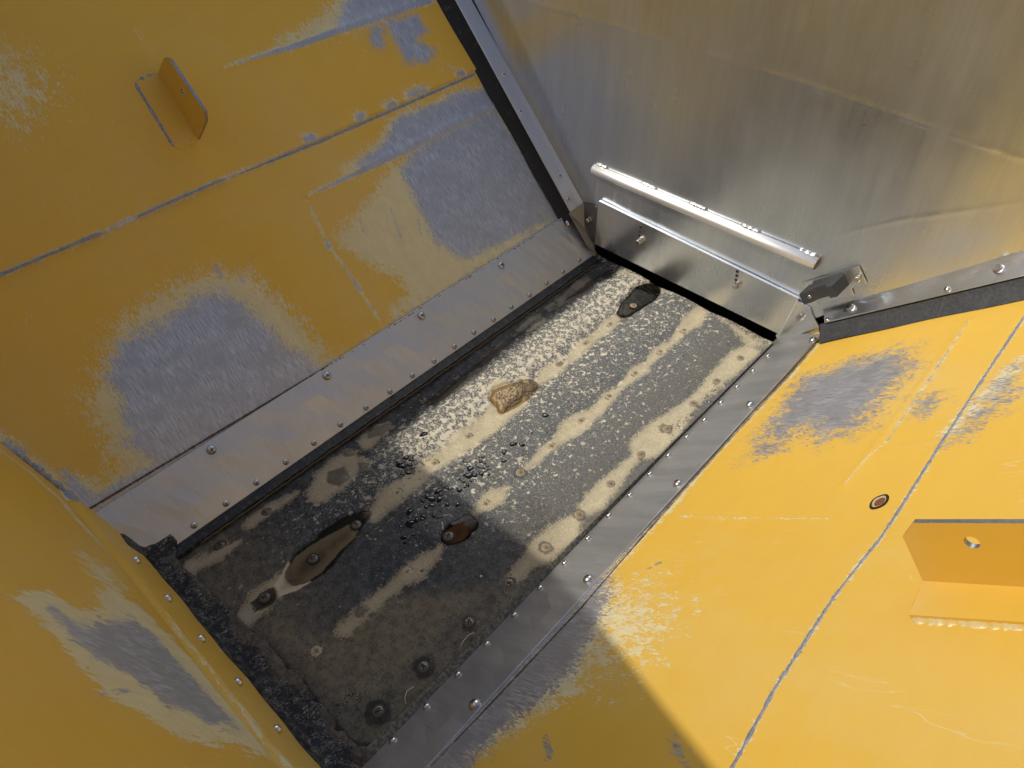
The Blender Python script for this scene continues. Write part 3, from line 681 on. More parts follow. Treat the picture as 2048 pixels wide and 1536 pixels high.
mud = np.maximum(mud, sd_poly(PF, fp([(1236, 533), (1300, 560), (1420, 622), (1530, 678), (1545, 690), (1500, 700), (1440, 640), (1370, 598), (1290, 566), (1225, 545)])) * .6 - .004)
P1 = [(741, 1017), (737, 1032), (722, 1052), (704, 1078), (688, 1095), (672, 1115), (662, 1129), (640, 1148), (615, 1162), (592, 1167), (575, 1158), (570, 1144), (578, 1128), (587, 1109), (603, 1095), (628, 1078), (637, 1065), (650, 1055), (665, 1047), (680, 1034), (700, 1026), (722, 1018)]
P1S = [(712, 1040), (722, 1048), (706, 1075), (680, 1097), (662, 1118), (640, 1143), (612, 1160), (592, 1166), (576, 1157), (571, 1144), (579, 1128), (589, 1110), (612, 1093), (640, 1074), (668, 1060), (690, 1047)]
P1B = [(545, 1172), (551, 1182), (548, 1200), (536, 1208), (515, 1218), (507, 1220), (499, 1203), (515, 1190), (535, 1175)]
P2 = [(936, 1021), (950, 1033), (957, 1042), (955, 1054), (944, 1062), (936, 1074), (922, 1080), (905, 1085), (890, 1085), (881, 1078), (882, 1066), (888, 1054), (898, 1043), (910, 1037), (925, 1030)]
P2S = [(922, 1040), (935, 1050), (936, 1063), (925, 1076), (905, 1083), (892, 1082), (884, 1070), (893, 1056), (908, 1045)]
P3 = [(1303, 562), (1322, 571), (1320, 583), (1312, 594), (1300, 602), (1285, 613), (1272, 621), (1256, 629), (1243, 629), (1234, 622), (1240, 609), (1246, 597), (1258, 587), (1270, 570), (1290, 564)]
P3D = [(1303, 562), (1320, 572), (1316, 588), (1300, 600), (1283, 605), (1268, 596), (1260, 590), (1270, 572), (1290, 565)]
PC = [(980, 795), (982, 784), (992, 774), (1010, 767), (1030, 763), (1046, 756), (1058, 754), (1072, 762), (1077, 770), (1070, 782), (1056, 795), (1040, 805), (1020, 817), (1005, 826), (996, 822), (993, 812), (984, 806)]
silt = np.full(len(PF), -.15)
for p in ([(618, 1068 + 78), (575, 1120), (545, 1170), (551, 1193), (590, 1180), (622, 1162)], P1S, P2S, [(1250, 602), (1268, 606), (1273, 612), (1258, 624), (1247, 620)]): silt = np.maximum(silt, sd_poly(PF, fp(p)))
wet = np.full(len(PF), -.15)
for p in (P1, P2, P3, P1B): wet = np.maximum(wet, sd_poly(PF, fp(p)))
wet -= 0.0
for p in ([(1130, 600), (1200, 545), (1240, 530), (1225, 555), (1195, 562), (1180, 575)], [(840, 808), (900, 760), (960, 720), (1010, 680), (1060, 650), (1000, 700), (930, 765), (870, 810)]): wet = np.maximum(wet, sd_poly(PF, fp(p)))
wet = np.maximum(wet, sd_line(PF, fp([(365, 1146), (425, 1195), (483, 1248), (545, 1308), (600, 1366), (645, 1420), (692, 1482)]), [.001, .003, .002, .004, .005, .003, .006]))  # darker jagged line along the end of the flap
wet = np.maximum(wet, sd_poly(PF, fp([(655, 1440), (700, 1478), (765, 1492), (722, 1530), (660, 1500)])))  # gloom of the near corner hole painted in as black
for cx, cy, rr in ((848, 1334, .0155), (758, 1424, .017), (941, 1246, .0125), (1020, 1166, .0115), (1041, 944, .0105), (1333, 857, .0100), (1092, 1093, .0105), (1159, 1029, .0100)):
    wet = np.maximum(wet, rr - np.linalg.norm(PF - FLOOR.at(cx, cy)[:2], axis=1))
for cx, cy, rr in ((925, 940, .020), (940, 935, .014), (828, 930, .020), (870, 990, .022), (850, 1000, .016), (825, 1040, .016), (860, 1025, .012)):
    wet = np.maximum(wet, (rr * (.8 + .5 * vnoise(PF, 95, 12)) - np.linalg.norm(PF - FLOOR.at(cx, cy)[:2], axis=1)) * .35 - .004 + .010 * vnoise(PF, 210, 13))
brown = np.full(len(PF), -.15)
for p in ([(1120, 590), (1150, 560), (1175, 552), (1190, 560), (1185, 575), (1145, 598), (1100, 620), (1085, 612)], [(1030, 655), (1060, 630), (1085, 622), (1085, 640), (1060, 650), (1035, 668)],
          [(955, 720), (1000, 680), (1020, 675), (1000, 702), (960, 733)], [(860, 800), (920, 755), (945, 745), (900, 785), (870, 812)], [(745, 848), (780, 838), (786, 850), (762, 868), (735, 872)], [(682, 900), (712, 895), (708, 908), (690, 912)], [(716, 925), (740, 926), (735, 940), (720, 940)],
          [(655, 940), (690, 930), (700, 955), (680, 975), (655, 965)], P1B, [(710, 1217), (730, 1208), (740, 1216), (726, 1232), (712, 1232)]): brown = np.maximum(brown, sd_poly(PF, fp(p)))
brown[sd_poly(PF, fp(P1B)) > 0] = np.maximum(brown, .002)[sd_poly(PF, fp(P1B)) > 0]
dusty = .95 * sstep(-.01, .035, sd_poly(PF, fp([(760, 1180), (870, 1170), (980, 1160), (1040, 1120), (1000, 1190), (900, 1290), (800, 1390), (700, 1450), (640, 1420), (560, 1330), (500, 1270), (480, 1240), (560, 1200), (640, 1250)]))) \
    + .5 * sstep(.0, .03, -.415 + .0 * PX - PX * -1) * 0
dusty = np.maximum(dusty, .8 * sstep(-.47, -.42, PX) * sstep(1.3, .2, PY) * .9)
dusty = np.maximum(dusty, .55 * sstep(.30, .12, PY))
dusty = np.maximum(dusty, .40 * sstep(-.84, -.865, PX))
dusty = np.maximum(dusty, .28 * sstep(.10, .02, np.abs(PX + .46) ) * sstep(.25, .55, PY))
painted_shade = np.clip(sstep(.66, .38, PY + .12 * vnoise(PF, 7, 71) + .05 * vnoise(PF, 22, 72)) * .95 + .9 * sstep(-.775, -.815, PX + .012 * vnoise(PF, 30, 73)), 0, 1)  # shadow on the near end and left edge deepened in the colour
speck = np.interp(PX, [-.87, -.82, -.79, -.74, -.70, -.68, -.64, -.58, -.54, -.48, -.43, -.38], [.25, .35, .74, .95, .78, .64, .64, .56, .52, .44, .34, .30])
speck = speck * np.interp(PY, [.1, .3, .5, .8, 1.1], [.30, .55, .95, 1.0, .95]) + .05 * vnoise(PF, 18, 3)
speck = np.maximum(speck, .85 * sstep(.035, .0, y_end(PX) - PY))
ROWX = (-.821, -.691, -.563, -.432)
def floor_h(P):
    h = np.zeros(len(P))
    for x, a in zip(ROWX, (.0045, .0068, .006, .0035)): h -= a * np.exp(-(P[:, 0] - x) ** 2 / (2 * .022 ** 2)) * (1 + .35 * np.sin(P[:, 1] * 2 * math.pi / .085))
    return h + .0012 * vnoise(P, 9, 41)
hF = floor_h(PF) + .0007 * sstep(-.002, .006, mud) + .0016 * sstep(-.001, .004, brown) * (1 + .6 * vnoise(PF, 60, 4))
LEV = {}
for nm, p in (('P1', P1), ('P2', P2), ('P3', P3), ('PC', PC), ('P1B', P1B)):
    q = np.array(fp(p)); LEV[nm] = float(np.mean(floor_h(q))); ins = sd_poly(PF, q); hF = np.where(ins > -.004, np.minimum(hF, LEV[nm] - .0022 * sstep(-.004, .006, ins)), hF)
Vf = np.stack([PX, PY, hF], 1).tolist(); Ff = grid_faces(len(xsF), nyF); n0 = len(Vf)
mat_floor_obj = None
for x in xsF: Vf.append((x, y_end(x), -.012))
for i in range(len(xsF) - 1): Ff.append([i * nyF + nyF - 1, (i + 1) * nyF + nyF - 1, n0 + i + 1, n0 + i])
ext = lambda a: np.concatenate([a, np.full(len(xsF), float(a.min()))])
belt = mesh_obj('rubber_mat', Vf, Ff, M_FLOOR, None, (-.637, .6, 0), True, None, None, {k: ext(a) for k, a in dict(mud=mud, silt=silt, dusty=np.clip(dusty, 0, 1), wet=wet, speck=np.clip(speck, 0, 1), brown=brown, painted_shade=painted_shade).items()})
tag(belt, 'black rubber floor mat with rows of screws, speckled with dried silt', 'rubber mat')
rowsY = dict(A=[.838, .755, .672, .586, .237, .151], B=[1.169, 1.079, .997, .914, .832, .745, .579, .496, .411, .323, .237, .147],
             C=[1.163, 1.079, .994, .910, .827, .743, .660, .580, .493, .409, .321, .232, .149], D=[1.08, .993, .913, .828, .748, .662, .579, .496, .412, .326, .236, .154])
for (k, ys), x in zip(rowsY.items(), ROWX):
    for i, y in enumerate(ys):
        xx = x + (y - .6) * (-.006 if k == 'D' else -.004 if k in 'BC' else 0)
        if y > y_end(xx) - .006: continue
        me = {'A': ME_FLAT_DARK, 'B': ME_FLAT_SILT, 'C': ME_FLAT_SILT, 'D': ME_FLAT_RUST}[k]
        if k == 'D' and y < .42: me = ME_FLAT_DARK
        if (k, i) in (('B', 4), ('B', 1), ('C', 7), ('B', 5)): me = ME_FLAT_RUST
        if (k, i) in (('B', 9), ('B', 10), ('B', 11), ('C', 9), ('C', 11)): me = ME_FLAT_DARK
        h = float(floor_h(np.array([[xx, y]]))[0])
        put('screw', me, (xx, y, h - .0003), (0, 0, 1), belt)

# ------------------------------------------------------------------ long flashing strips with their screws
def flashing(plane, top, bot, y0t, y1t, y0b, y1b, label, smalls, bigs, mat=None):
    """top, bot: functions of y giving the sheet edges"""
    T0, T1, B0, B1 = top(y0t), top(y1t), bot(y0b), bot(y1b); n = plane.n; N = 60; rows = []
    for i in range(N + 1):
        a = T0 + (T1 - T0) * i / N; b = B0 + (B1 - B0) * i / N
        w = n * (.0006 * math.sin(i * .7) + .0005 * math.sin(i * 1.9))
        rows.append([a + n * .0035, a + (b - a) * .3 + n * .004 + w, a + (b - a) * .65 + n * .004 - w, b + n * .0035, b + n * .0005, a + n * .0005])
    o = MB().loft(rows, True).build('flashing_strip', mat or M_FLASH, None, False); bevel(o, .0006, 1); tag(o, label, 'flashing')
    for px, py in smalls: put('screw', ME_SMALL, plane.at(px, py, .0038), n, o)
    for px, py in bigs: put('screw', ME_LARGE, plane.at(px, py, .0040), n, o)
    return o
SM_L = [(388, 1051), (452, 1007), (513, 965), (572, 924), (628, 886), (681, 849), (732, 815), (780, 783), (825, 751), (868, 722), (909, 693), (948, 665), (987, 639), (1023, 614), (1059, 590), (1093, 566), (1126, 543), (1158, 520)]
BG_L = [(423, 900), (654, 752), (843, 632), (1002, 531), (1136, 446)]
SM_R = [(786, 1481), (853, 1413), (916, 1349), (974, 1288), (1029, 1230), (1080, 1176), (1130, 1126), (1176, 1077), (1218, 1031), (1260, 990), (1300, 948), (1337, 911), (1374, 874), (1409, 840), (1442, 805), (1474, 774), (1506, 742), (1536, 712)]
BG_R = [(950, 1409), (1177, 1159), (1356, 968), (1500, 810), (1626, 681)]
l_top = lambda y: LEFT.pt(y, .0005); vb = LEFT.uv(780, 790)[1]
def l_bot(y): return LEFT.pt(y, LEFT.uv(700, 845)[1])
vbl = np.mean([LEFT.uv(x, y)[1] for x, y in ((370, 1085), (1190, 503))]); vtl = np.mean([LEFT.uv(x, y)[1] for x, y in ((180, 1025), (1130, 435))])
flash_l = flashing(LEFT, lambda y: LEFT.pt(y, vtl), lambda y: LEFT.pt(y, vbl), LEFT.uv(180, 1025)[0], LEFT.uv(1130, 435)[0] + .01, .052, LEFT.uv(1190, 503)[0],
                   'shaded stainless strip with screws between the bare-patched yellow slope and the wet floor edge', SM_L, BG_L)
ur = lambda x, y: RIGHT.uv(x, y)
vtr = [ur(857, 1537), ur(1631, 686)]; vbr = [ur(744, 1522), ur(1548, 686)]
li = lambda ab: (lambda y: RIGHT.pt(y, ab[0][1] + (ab[1][1] - ab[0][1]) * (y - ab[0][0]) / (ab[1][0] - ab[0][0])))
flash_r = flashing(RIGHT, li(vtr), li(vbr), -.02, vtr[1][0] + .030, -.02, vbr[1][0] + .030,
                   'stainless strip with screws, half in sun, along the foot of the sunlit yellow slope', SM_R, BG_R, M_FLASH_SUN)

# ------------------------------------------------------------------ rubber skirts beside the floor
def skirt(name, mat, prof, y0, y1, label, jitter=.0006):
    rings = []; N = 90
    for i in range(N + 1):
        y = y0 + (y1 - y0) * i / N; j = jitter * math.sin(i * .9) + jitter * .8 * math.sin(i * 2.3 + 1)
        rings.append([np.array([x + (j if k in (1, 2) else 0), y, z + abs(j) * .6]) for k, (x, z) in enumerate(prof)])
    o = MB().loft(rings, True).build(name, mat, None, False); tag(o, label, 'rubber skirt'); return o
xl = np.mean([FLOOR.at(1050, 628)[0], FLOOR.at(1210, 513)[0], FLOOR.at(600, 945)[0]])
bl = LEFT.pt(0, vbl)
sk_l = skirt('rubber_skirt', M_SKIRT, [(bl[0] - .012, .012), (bl[0] + .004, .0055), (xl, .0045), (xl + .002, -.004), (bl[0] - .012, -.004)], .075, 1.155, 'black rubber skirt squeezed under the shaded strip at the wet floor edge')
mbf = MB(); pts = [(xl + .0035 + random.uniform(-.0008, .0008), y, .0022 + random.uniform(-.0006, .0008)) for y in np.arange(.13, 1.14, .006)]
mbf.tube(pts, .0016, 6); mbf.build('frayed_edge', mat_plain('brown_frayed_cord', (.16, .105, .04), .8, 0, .6, 500, .9, (.03, .022, .015)), sk_l, True)
q0, q1 = FLOOR.at(722, 1508), FLOOR.at(1542, 690)
rb0, rb1 = li(vbr)(.0), li(vbr)(1.15)
rings = []
for i in range(91):
    y = .085 + (1.15 - .085) * i / 90; k = (y - .085) / 1.065; a = q0[0] + (q1[0] - q0[0]) * k; b = rb0 + (rb1 - rb0) * (y / 1.15); j = .0006 * math.sin(i * .8)
    rings.append([(b[0] + .012, y, b[2] + .004), (b[0] - .002, y, b[2] - .003), (a + .004, y, .011 + j), (a + j, y, .005), (a + .001, y, -.004), (b[0] + .012, y, -.004)])
sk_r = MB().loft(rings, True).build('rubber_skirt', M_LIP, None, False); tag(sk_r, 'dust-coated rubber skirt along the foot of the half-sunlit strip', 'rubber skirt')

# ------------------------------------------------------------------ flap hanging from the end lip
def end_flap():
    xs = np.linspace(-.905, -.385, 190); prof = []
    V = []; pm = []
    for x in xs:
        yj = float(np.interp(x, [-.875, -.8206, -.676, -.539, -.4317, -.38], [.107, .088, .1045, .1085, .106, .104])) + .004 * vnoise(np.array([[x, 0]]), 60, 8)[0] + .003 * vnoise(np.array([[x, 0]]), 160, 9)[0]
        liftl = float(sstep(-.856, -.880, np.array(x))) * .017; sag = .0012 * math.sin(x * 60)
        ts = np.linspace(0, 1, 26)
        for t in ts:
            y = .048 + (yj - .048) * t; z = .040 * (1 - sstep(0, .34, np.array(t))) + .0065 + sag * t
            z = z * .82 + .0045 + liftl * (1 - .3 * t)
            z += .0013 * vnoise(np.array([[x, y]]), 85, 3)[0] + .0016 * vnoise(np.array([[x, y]]), 40, 12)[0] * t
            if t == 1: z = -.004
            V.append((x, y, z))
    n = len(xs); mtl = 26; F = grid_faces(n, mtl)
    fm = []
    for i in range(n - 1):
        for k in range(mtl - 1):
            x = xs[i]; w = .74 + .12 * math.sin(x * 23) + .10 * math.sin(x * 61 + 1) + random.uniform(-.07, .07)
            fm.append(1 if (k / (mtl - 1) > w and x > -.855) else 0)
    V2 = [(x, y - .0, z - .007) for x, y, z in V]
    o = mesh_obj('rubber_flap', V, F, [M_FLAP, M_MUD], None, None, True, fm)
    so = o.modifiers.new('solid', 'SOLIDIFY'); so.thickness = .005; so.offset = -1
    tag(o, 'crinkled black rubber flap caked with mud below the folded yellow lip', 'rubber flap')
    return o
end_flap()

# ------------------------------------------------------------------ stainless front
def xl_f(z): return -.9162 - (z - .1117) / 1.197 if z > .1117 else -.9162 + (.1117 - z) * .5
def xr_f(z): return -.2936 + (z - .1549) / .976 if z > .1549 else -.2936 - (.1549 - z) * .85
def front():
    zs = np.concatenate([np.arange(.022, .72, .004), np.arange(.72, 1.75, .03)]); N = 260; V = []  # top rows out of view, raised to throw sunlight back into the hopper
    for s in np.linspace(0, 1, N):
        for z in zs:
            a = xl_f(z) - .012; b = xr_f(z) + .004; V.append((a + (b - a) * s, z))
    P = np.array(V)
    uvp = lambda *a: FRONT.uv(*a)
    cr = [uvp(985, -15), uvp(1150, 28), uvp(1600, 165), uvp(2048, 318)]
    d = np.zeros(len(P))
    s = sd_line(P, cr, 0); d += .0009 * np.exp(-s ** 2 / (2 * .0024 ** 2)) * (.8 + .5 * vnoise(P, 120, 3))
    slope = (cr[3][1] - cr[1][1]) / (cr[3][0] - cr[1][0]); above = P[:, 1] - (cr[1][1] + slope * (P[:, 0] - cr[1][0]))
    d += -np.clip(above, 0, 2) * .018
    for c, am in (([uvp(990, 0), uvp(1190, 292)], .0005), ([uvp(1640, 478), uvp(1800, 440), uvp(2048, 405)], .0004)):
        d += am * np.exp(-sd_line(P, c, 0) ** 2 / (2 * .0028 ** 2)) * (.75 + .5 * vnoise(P, 90, 2))
    d += .0016 * vnoise(P, 4.5, 51) + .0005 * vnoise(P, 14, 52)
    X = np.stack([P[:, 0], Y0 - d, P[:, 1]], 1)
    nz = len(zs); F = grid_faces(N, nz)
    mk = np.full(len(P), -.05)
    for ln, w in (([(1198, 352), (1192, 405)], .0018), ([(1233, 372), (1227, 402)], .0022), ([(1218, 365), (1215, 384)], .001), ([(1262, 395), (1258, 424)], .0016), ([(1300, 405), (1297, 425)], .0010), ([(1563, 572), (1556, 604)], .0016), ([(1165, 312), (1178, 300), (1190, 296)], .0007), ([(1128, 333), (1146, 318)], .0007),
                  ([(1655, 470), (1672, 495)], .0006), ([(1600, 505), (1625, 478), (1668, 470)], .0006), ([(1760, 440), (1790, 433)], .0008), ([(1255, 60), (1258, 78)], .0010), ([(1545, 372), (1549, 374)], .0016), ([(1700, 120), (1704, 150)], .0008), ([(1880, 60), (1895, 64)], .0007), ([(1430, 230), (1432, 262)], .0006)):
        mk = np.maximum(mk, sd_line(P, [uvp(*q) for q in ln], w))
    o = mesh_obj('stainless_panel', X, F, M_STEEL, None, (-.64, Y0, .02), True, None, None, {'mark': mk})
    so = o.modifiers.new('solid', 'SOLIDIFY'); so.thickness = .003; so.offset = -1
    tag(o, 'brushed stainless end wall with a bright welded rail above the adjustable gate', 'steel panel'); return o
fw = front()
def lerp3(a, b, t): a = np.array(a, float); b = np.array(b, float); return a + (b - a) * t
# left folded edge and right folded edge
def fold(lines, mat, t0, t1, parent, name, thick):
    rings = []; N = 40
    for i in range(N + 1):
        t = t0 + (t1 - t0) * i / N; ring = [lerp3(a, b, t) for a, b in lines]
        back = [p + np.array(thick) for p in ring[::-1]]; rings.append(ring + back)
    return MB().loft(rings, True).build(name, mat, parent, False)
FL = [((-.9162, Y0 - .0025, .1117), (-1.2423, Y0 - .0025, .4781)), ((-.921, Y0 - .012, .1085), (-1.2475, Y0 - .012, .4812)), tuple(FRONT.at(*p, .035) for p in ((1140, 424), (910, 0)))]
fold(FL, M_FLASH, 0, 4.2, fw, 'folded_edge', (0.0015, .002, .0015))
FR = [((-.2936, Y0 - .0022, .1549), (-.0930, Y0 - .0022, .3507)), tuple(FRONT.at(*p, .006) for p in ((1709.5, 604.5), (2048, 509))), tuple(FRONT.at(*p, .013) for p in ((1710.5, 610), (2048, 522))), tuple(FRONT.at(*p, .035) for p in ((1712, 631.5), (2048, 552)))]
fold(FR, M_GATE, -.235, 7.0, fw, 'folded_edge', (-.001, .002, .0015))
nfl = nrm(np.cross(np.array(FL[2][0]) - np.array(FL[1][0]), np.array(FL[1][1]) - np.array(FL[1][0])));  nfl = nfl if nfl[1] < 0 else -nfl
for px, py in ((938, 42), (1007, 150), (1040, 224), (1119, 352), (1136, 399)):
    put('screw', ME_SMALL, hit(px, py, np.array(FL[1][0]), nfl), nfl, fw)
nfr = nrm(np.cross(np.array(FR[3][0]) - np.array(FR[2][0]), np.array(FR[2][1]) - np.array(FR[2][0]))); nfr = nfr if nfr[1] < 0 else -nfr
for px, py, me in ((1998, 539, ME_BOLT_L), (1894, 579, ME_SMALL), (1703, 617, ME_BOLT_L), (1655, 640, ME_SMALL)):
    put('bolt' if me is ME_BOLT_L else 'screw', me, hit(px, py, np.array(FR[2][0]), nfr), nfr, fw)
# rail
pl, pr_ = FRONT.at(1191, 326), FRONT.at(1640, 515); rings = []
prof = [(0, 0), (.0035, -.0004), (.0075, -.002), (.0108, -.0055), (.0125, -.0105), (.0125, -.0155), (.0110, -.0185), (.0075, -.0205), (0, -.0208)]
prof = [(d * 1.3, z) for d, z in prof]
rings = [[np.array([lerp3(pl, pr_, t)[0], Y0 - d - .0008, lerp3(pl, pr_, t)[2] + z]) for d, z in prof] for t in (0, .25, .5, .75, 1)]
rail = MB().loft(rings, True).build('rail', M_TUBE, fw, True); bevel(rail, .0008, 1)
for me_ in (rail.data,):
    for p in me_.polygons: p.use_smooth = len(p.vertices) == 4
M_SCORCH = mat_plain('heat_scorched_steel', (.30, .20, .09), .4, .7, .6, 300, .8, (.08, .05, .03))
e_ = pr_ + np.array([.0006, 0, 0]); mb = MB(); mb.slab([np.array([e_[0], Y0 - d * .98 - .0008, e_[2] + z * .97 - .0003]) for d, z in prof], (-.0015, 0, 0)); mb.build('scorched_end', M_SCORCH, rail)
for k, (a, b) in enumerate((((1191, 327), (1217, 338)), ((1282, 365), (1315, 380)), ((1378, 405), (1415, 421)), ((1482, 449), (1521, 467)), ((1596, 499), (1636, 516)))):
    bead('weld_bead', M_WELDB, [FRONT.at(*a, .0015), FRONT.at(*b, .0015)], .0044, 0, (0, -.75, .66), rail, .2, .9, 30 + k, .003)
# unseen box added behind the opening, black so the gap stays dark
mb = MB(); x0, x1, yb, zt_ = -1.0, -.30, 1.55, .30
mb.slab([(x0, Y0 + .02, zt_), (x1, Y0 + .02, zt_), (x1, yb, zt_), (x0, yb, zt_)], (0, 0, .004)); mb.slab([(x0, yb, -.25), (x1, yb, -.25), (x1, yb, zt_), (x0, yb, zt_)], (0, .004, 0))
mb.slab([(x0, .98, -.25), (x0, yb, -.25), (x0, yb, zt_), (x0, Y0 + .02, zt_), (x0, Y0 + .02, -.02), (x0, .98, -.02)], (-.004, 0, 0)); mb.slab([(x1, .98, -.25), (x1, yb, -.25), (x1, yb, zt_), (x1, Y0 + .02, zt_), (x1, Y0 + .02, -.02), (x1, .98, -.02)], (.004, 0, 0))
mb.slab([(x0, .98, -.25), (x1, .98, -.25), (x1, yb, -.25), (x0, yb, -.25)], (0, 0, -.004)); mb.build('blackout_box', M_DARK, fw)

# gate plate, bolted on
g = [FRONT.at(*p, .009) for p in ((1197, 402), (1597, 598), (1558.5, 669), (1188.5, 487.5))]
gate = MB().slab(g, (0, .0078, 0)).build('gate_plate', M_GATE, None, False); bevel(gate, .0007, 2)
tag(gate, 'wide flat stainless gate plate with two bolts under the bright rail', 'gate plate')
for px, py, hs in ((1276, 480, ((1281.5, 455), (1280.5, 463.5), (1279, 471))), (1469, 568, ((1474.5, 543), (1473.5, 551.5), (1472, 560)))):
    put('bolt', ME_BOLT, FRONT.at(px, py, .0092) + np.array([.006, 0, .001]), (0, -1, 0), gate)
    mb = MB()
    for q in hs:
        c = FRONT.at(*q, .0093); seg = 14
        ringo = [c + np.array([.0042 * math.cos(a), 0, .0042 * math.sin(a)]) for a in [2 * math.pi * k / seg for k in range(seg)]]
        ringi = [c + np.array([.0032 * math.cos(a), -.0002, .0032 * math.sin(a)]) for a in [2 * math.pi * k / seg for k in range(seg)]]
        mb.add(ringo + ringi, [[k, (k + 1) % seg, seg + (k + 1) % seg, seg + k] for k in range(seg)], 0); mb.add(ringi, [list(range(seg))], 1)
    mb.build('adjusting_slot', [M_BOLT, M_RECESS], gate)
# corner plates either side of the gate
mb = MB(); A = [FRONT.at(*p, .0045) for p in ((1166, 406), (1198, 414), (1192, 488), (1189, 487), (1171, 440))]; mb.slab(A, (0, .0025, 0))
B = [FRONT.at(1166, 407, .005), FRONT.at(1171, 440, .005), FRONT.at(1189, 486, .005), FRONT.at(1188.5, 503, .022), FRONT.at(1176, 495, .033), FRONT.at(1145, 440, .040), FRONT.at(1137, 427, .040)]
cen = sum(B) / len(B); mb.add(B + [cen] + [b + np.array([.001, .002, 0]) for b in B + [cen]], [[i, (i + 1) % 7, 7] for i in range(7)] + [[(i + 1) % 7 + 8, i + 8, 15] for i in range(7)] + [[i, i + 8, (i + 1) % 7 + 8, (i + 1) % 7] for i in range(7)])
M_SHADED_STEEL = mat_steel('shaded_stainless', (.24, .225, .205), .5, (1, 1, .1), .3, .6, (.16, .14, .11))  # darker base paints in the shade on the left corner plate
cpl = mb.build('corner_plate', M_SHADED_STEEL); tag(cpl, 'small bent stainless corner plate between gate and black seal in shade', 'corner plate')
put('bolt', ME_BOLT, FRONT.at(1177, 438, .0047) + np.array([.004, 0, .001]), (0, -1, 0), cpl)
mb = MB(); A = [FRONT.at(*p, .0042) for p in ((1588, 598), (1621, 616), (1624, 628), (1637, 651), (1639, 684), (1562, 690), (1551, 672))]
cpr = mb.slab(A, (0, .0025, 0)).build('corner_plate', M_GATE); bevel(cpr, .0004, 1); tag(cpr, 'sunlit stainless corner plate with one bolt below the grey bracket', 'corner plate')
put('bolt', ME_BOLT, FRONT.at(1596, 633, .0044) + np.array([.005, 0, .001]), (0, -1, 0), cpr)

# rubber seals between the stainless wall and the yellow sheets
def seal(a_line, b_line, plane, t0, t1, mat, label, sag):
    rings = []
    for i in range(61):
        t = t0 + (t1 - t0) * i / 60; a = lerp3(*a_line, t) + np.array([0, .004, 0]); b = lerp3(*b_line, t) + plane.n * .001
        w = .0012 * math.sin(i * 1.1) + .001 * math.sin(i * .37)
        mid = [lerp3(a, b, k) + plane.n * (sag * 4 * k * (1 - k)) + np.array([0, w * k, 0]) for k in (0, .25, .5, .75, 1)]
        bk = [p + np.array([0, .005, 0]) + plane.n * (-.001 if k else 0) for k, p in enumerate(mid[::-1])]; rings.append(mid + bk)
    o = MB().loft(rings, True).build('rubber_seal', mat, None, False); tag(o, label, 'rubber seal'); return o
cl = ((-.9412, 1.12, .087), (-1.2933, 1.12, .4824)); crr = (RIGHT.at(1636, 688), RIGHT.at(2048, 600))
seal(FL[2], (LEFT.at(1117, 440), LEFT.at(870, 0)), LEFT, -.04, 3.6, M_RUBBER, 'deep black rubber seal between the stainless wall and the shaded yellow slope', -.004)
seal(tuple(FRONT.at(*p, .035) for p in ((1637, 651), (2048, 552))), crr, RIGHT, 0, 5.0, M_RUBBER_SUN, 'sun-lightened rubber seal between the stainless wall and the sunlit yellow slope', -.003)
# it starts level with the folded edge
# grey sensor bracket
mp = [FRONT.at(*p, .006) for p in ((1601, 567), (1716.5, 532), (1733.5, 568), (1702, 577), (1708, 592), (1640, 610), (1628, 600))]
mpl = MB().slab(mp, (0, .003, 0)).build('mount_plate', M_GATE, None)
sb = root('sensor_bracket', mp[0], 'dark grey stepped bracket on a small plate beside the rail end', 'bracket'); place(mpl, sb, wloc(mpl)); bevel(mpl, .0004, 1)
k_ = 7.68; T = [(440, 755, .036), (600, 612, .012), (780, 530, .0065), (1135, 442, .0065), (950, 622, .044), (842, 642, .044), (868, 604, .036), (680, 655, .034), (560, 716, .038)]
top = [FRONT.at(1540 + x / k_, 490 + y / k_, d) for x, y, d in T]
vec = FRONT.at(1540 + 1030 / k_, 490 + 800 / k_, .044) - FRONT.at(1540 + 950 / k_, 490 + 622 / k_, .044)
chan = MB().slab(top, vec).build('stepped_channel', M_BRACKET, sb); bevel(chan, .0008, 2)
put('bolt', ME_BOLT, FRONT.at(1540 + 1350 / k_, 490 + 485 / k_, .0062) + np.array([.003, 0, 0]), (0, -1, 0), sb)
put('screw', ME_SMALL, FRONT.at(1540 + 612 / k_, 490 + 795 / k_, .0362), (.3, -1, .1), sb).scale = (.8, .8, .8)

# ------------------------------------------------------------------ water, mud and litter on the mat
def puddle(name, poly, lev, mat, label, cat='puddle'):
    q = np.array(fp(poly)); c = q.mean(0)
    # smooth the outline, then let it wander
    for _ in range(2): q = np.concatenate([np.stack([.75 * q + .25 * np.roll(q, -1, 0), .25 * q + .75 * np.roll(q, -1, 0)], 1).reshape(-1, 2)])
    q = q + np.stack([vnoise(q, 170, 5), vnoise(q, 170, 6)], 1) * .0016
    n = len(q); V = []
    for s, z in ((1.03, -.0022), (1.0, -.0009), (.97, -.0002), (.90, 0.0), (.5, 0.0)): V += [(c[0] + (p[0] - c[0]) * s, c[1] + (p[1] - c[1]) * s, lev + .0006 + z) for p in q]
    F = [[r * n + k, r * n + (k + 1) % n, (r + 1) * n + (k + 1) % n, (r + 1) * n + k] for r in range(4) for k in range(n)]
    V.append((c[0], c[1], lev + .0006)); F += [[4 * n + k, 4 * n + (k + 1) % n, len(V) - 1] for k in range(n)]
    ar = sum(q[k][0] * q[(k + 1) % n][1] - q[(k + 1) % n][0] * q[k][1] for k in range(n))
    if ar < 0: F = [f[::-1] for f in F]
    return tag(mesh_obj(name, V, [f[::-1] for f in F] if False else F, mat, None, None, True), label, cat)
